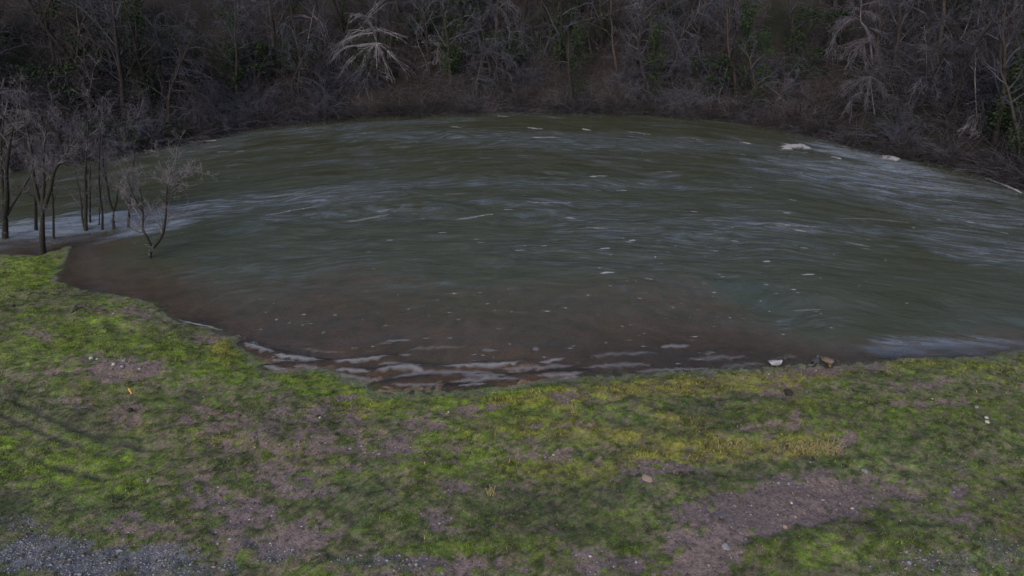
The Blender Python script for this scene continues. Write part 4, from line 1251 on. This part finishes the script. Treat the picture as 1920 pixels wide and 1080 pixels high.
def stone(name, px, py, wpx, mat, label, seed, cat='stone', flat=.6, rough=.25, group=None):
    p = on_ground(px, py)
    depth_ = p.y * CT + (CAM_H - p.z) * ST
    r = wpx / 2 * depth_ / FPX
    o = obj(name, stone_mesh(seed, flat, rough, 3 if wpx > 12 else 2), mat, label=label, category=cat)
    o.location = (p.x, p.y, p.z + r * flat * .35); o.scale = (r,) * 3; o.rotation_euler = (0, 0, seed * 1.7)
    if group: o['group'] = group
    return o


stone('soil_clod', 1478, 738, 19, M_CLOD, 'black lump of soil on bare ground below the ducks', 1, 'clod', .42, .3)
stone('soil_clod', 25, 574, 8, M_CLOD, 'small black clod in lush grass at the far left', 2, 'clod', .7, .35)
stone('soil_clod', 244, 771, 11, M_CLOD, 'dark round clod at the foot of the orange-tipped stick', 3, 'clod', .8, .35)
stone('stone', 1850, 783, 9, M_STONE_PALE, 'whitish stone, higher of the pair in the dark grass at right', 4)
stone('stone', 1851, 792, 8, M_STONE_PALE, 'whitish stone, lower of the pair in the dark grass at right', 5)
stone('stone', 1831, 763, 9, M_STONE_GREY, 'grey stone just above left of the whitish pair at right', 6)
stone('stone', 1213, 896, 24, M_STONE_BROWN, 'flat buff stone set in the grass above the big mud patch', 7, flat=.22, rough=.18)
stone('stone', 1472, 987, 11, M_STONE_BROWN, 'brown stone near the lower middle of the big mud patch', 8)
stone('stone', 1484, 942, 7, M_STONE_PALE, 'small pale stone in the centre of the big mud patch', 9)
stone('stone', 1460, 904, 8, M_STONE_GREY, 'grey stone, left of two along the top edge of the big mud', 10)
stone('stone', 1479, 906, 8, M_STONE_GREY, 'grey stone, right of two along the top edge of the big mud', 12)
stone('stone', 1620, 884, 12, M_STONE_GREY, 'flat grey stone at the top right corner of the big mud', 13, flat=.3)
stone('stone', 1360, 1024, 14, M_STONE_GREY, 'grey stone in the lower left tongue of mud', 14)
stone('stone', 1598, 951, 6, M_STONE_PALE, 'small pale stone right of centre in the big mud patch', 15)
stone('stone', 1492, 968, 7, M_STONE_BROWN, 'brown pebble right above the brown stone in the big mud', 16)
stone('stone', 170, 671, 8, M_STONE_PALE, 'leftmost white stone along the top of the left mud patch', 17)
stone('stone', 182, 673, 7, M_STONE_PALE, 'second white stone along the top of the left mud patch', 18)
stone('stone', 213, 682, 9, M_STONE_PALE, 'white stone in the middle of the left mud patch top', 19)
stone('stone', 229, 686, 8, M_STONE_GREY, 'greyish stone right of the middle white one, left mud patch', 20)
stone('stone', 233, 675, 8, M_STONE_GREY, 'dark grey stone highest above the left mud patch', 22)
stone('stone', 600, 784, 6, M_STONE_PALE, 'lone pale stone in broken turf left of centre', 23)
stone('stone', 841, 773, 5, M_STONE_PALE, 'tiny white stone in broken turf near the centre', 24)
stone('stone', 280, 903, 10, M_STONE_GREY, 'greyish stone at the right end of the lower left grass', 25, flat=.5)

# loose pebbles and crumbs of soil
rs = np.random.RandomState(17)
cand = []
def pebbles(name, label, n, sel, size, mat, seed):
    r2 = np.random.RandomState(seed)
    x = r2.uniform(-22, 20, n * 9); y = r2.uniform(7.2, 22, n * 9)
    sd = near_sd(x, y); ok = (sd > .3) & (np.abs(x) / (y * CT + 11.2 * ST) < .88); x, y = x[ok], y[ok]
    M = masks(x, y)
    ok = r2.rand(len(x)) < sel(M, x, y); x, y = x[ok][:n], y[ok][:n]
    z = ground_level(x, y)
    octv = np.array([(1, 0, 0), (-1, 0, 0), (0, 1, 0), (0, -1, 0), (0, 0, .7), (0, 0, -.7)])
    octf = np.array([(0, 2, 4), (2, 1, 4), (1, 3, 4), (3, 0, 4), (2, 0, 5), (1, 2, 5), (3, 1, 5), (0, 3, 5)])
    k = len(x)
    sc = size * np.exp(r2.normal(0, .45, k))
    V = octv[None] * sc[:, None, None] * r2.uniform(.6, 1.3, (k, 6, 3))
    V += np.stack([x, y, z + sc * .25], 1)[:, None]
    F = octf[None] + (np.arange(k) * 6)[:, None, None]
    me = mesh_np(name, V.reshape(-1, 3), F.reshape(-1, 3), smooth=False)
    obj(name, me, mat, kind='stuff', label=label, category='gravel')


pebbles('gravel', 'loose grey gravel scattered on the bare ground along the bottom', 22000, lambda M, x, y: np.clip(M['gravel'] * 1.2 + .05 * M['mud'], 0, 1) * (y < 13), .016, M_STONE_GREY, 1)
pebbles('pale_grit', 'pale grit and stone chips on the bare soil', 1700, lambda M, x, y: np.clip(M['mud'] * .6 + M['gravel'] * .5, 0, 1), .012, M_STONE_PALE, 2)
pebbles('soil_crumbs', 'dark crumbs of soil and dead turf on the bare patches', 9000, lambda M, x, y: np.clip(M['mud'] * .5 + M['gravel'] * 1.0, 0, 1), .019, M_CRUMB, 3)

# driftwood and stick
p0 = on_ground(168, 582)
root = empty('driftwood_branch', p0, 'dark twisted driftwood branch lying in the grass at left', 'driftwood')
T = Tubes()
def gp(px, py, dz): return on_ground(px, py) - p0 + Vector((0, 0, dz))
T.path(smooth_path([gp(137, 586, .03), gp(142, 578, .10), gp(150, 577, .07), gp(160, 579, .12), gp(172, 582, .05), gp(190, 585, .04), gp(199, 583, .03)]), [.035 + .012 * math.sin(i) for i in range(25)], 7)
obj('main_limb', T.mesh('main_limb'), M_DRIFT, root)
for a in ([gp(142, 578, .1), gp(141, 584, .1), gp(146, 589, .03)], [gp(160, 579, .12), gp(166, 574, .16), gp(172, 575, .1)], [gp(178, 583, .05), gp(186, 579, .12), gp(196, 578, .08)]):
    T = Tubes(); T.path(smooth_path(a), [.022 - .0015 * i for i in range(9)], 6)
    obj('side_limb', T.mesh('side_limb'), M_DRIFT, root)

p0 = on_ground(266, 771)
root = empty('marker_stick', p0, 'thin leaning stick with an orange tip standing in the left grass', 'stick')
tip = PD(241, 728, p0.y + .25) - p0
T = Tubes(); T.path([Vector((0, 0, -.1)), tip * .5, tip * .76], [.014, .012, .011], 6); obj('shaft', T.mesh('shaft'), M_DRIFT, root)
T = Tubes(); T.path([tip * .76, tip * .9, tip], [.022, .024, .018], 8); obj('tip', T.mesh('tip'), M_ORANGE, root)


def tuft(px, py, wpx, n, hlo, hhi, label, seed, mat=M_STRAW, droop=.6):
    rg = random.Random(seed)
    p = on_ground(px, py)
    w = wpx / 2 * (p.y * CT + (CAM_H - p.z) * ST) / FPX
    V, F = [], []
    for i in range(n):
        x, y = max(-w, min(w, rg.gauss(0, w * .5))), max(-w * .35, min(w * .35, rg.gauss(0, w * .2)))
        gz_ = float(ground_level(np.array([p.x + x]), np.array([p.y + y]))[0]) - p.z
        h = rg.uniform(hlo, hhi); a = rg.uniform(0, 2 * math.pi); d = Vector((math.cos(a), math.sin(a) - droop, 0)) * h * rg.uniform(.3, .8)
        sd = Vector((rg.gauss(0, 1), rg.gauss(0, 1), 0)).normalized() * .007
        b0 = Vector((x, y, gz_ - .01)); m_ = b0 + d * .5 + Vector((0, 0, h)); t_ = b0 + d * 1.3 + Vector((0, 0, h * .75))
        o = len(V)
        V += [b0 - sd, b0 + sd, m_ + sd * .8, m_ - sd * .8, t_ + sd * .15, t_ - sd * .15]
        F += [(o, o + 1, o + 2, o + 3), (o + 3, o + 2, o + 4, o + 5)]
    me = mesh_np('dry_grass_tuft', np.array([v[:] for v in V]), np.array(F), False)
    o = obj('dry_grass_tuft', me, mat, label=label, category='grass tuft')
    o.location = p


tuft(1528, 842, 95, 420, .10, .24, 'large straw-coloured grass tuft hanging over the dark turf, right of centre', 1)
tuft(1380, 838, 60, 120, .08, .16, 'small straw-coloured tuft left of the large one', 2)
tuft(1075, 775, 12, 22, .2, .38, 'few upright dry stalks in the grass near the centre', 3, droop=.1)
tuft(918, 930, 14, 18, .2, .35, 'thin dry stalks in dark grass at lower centre', 4, droop=.1)
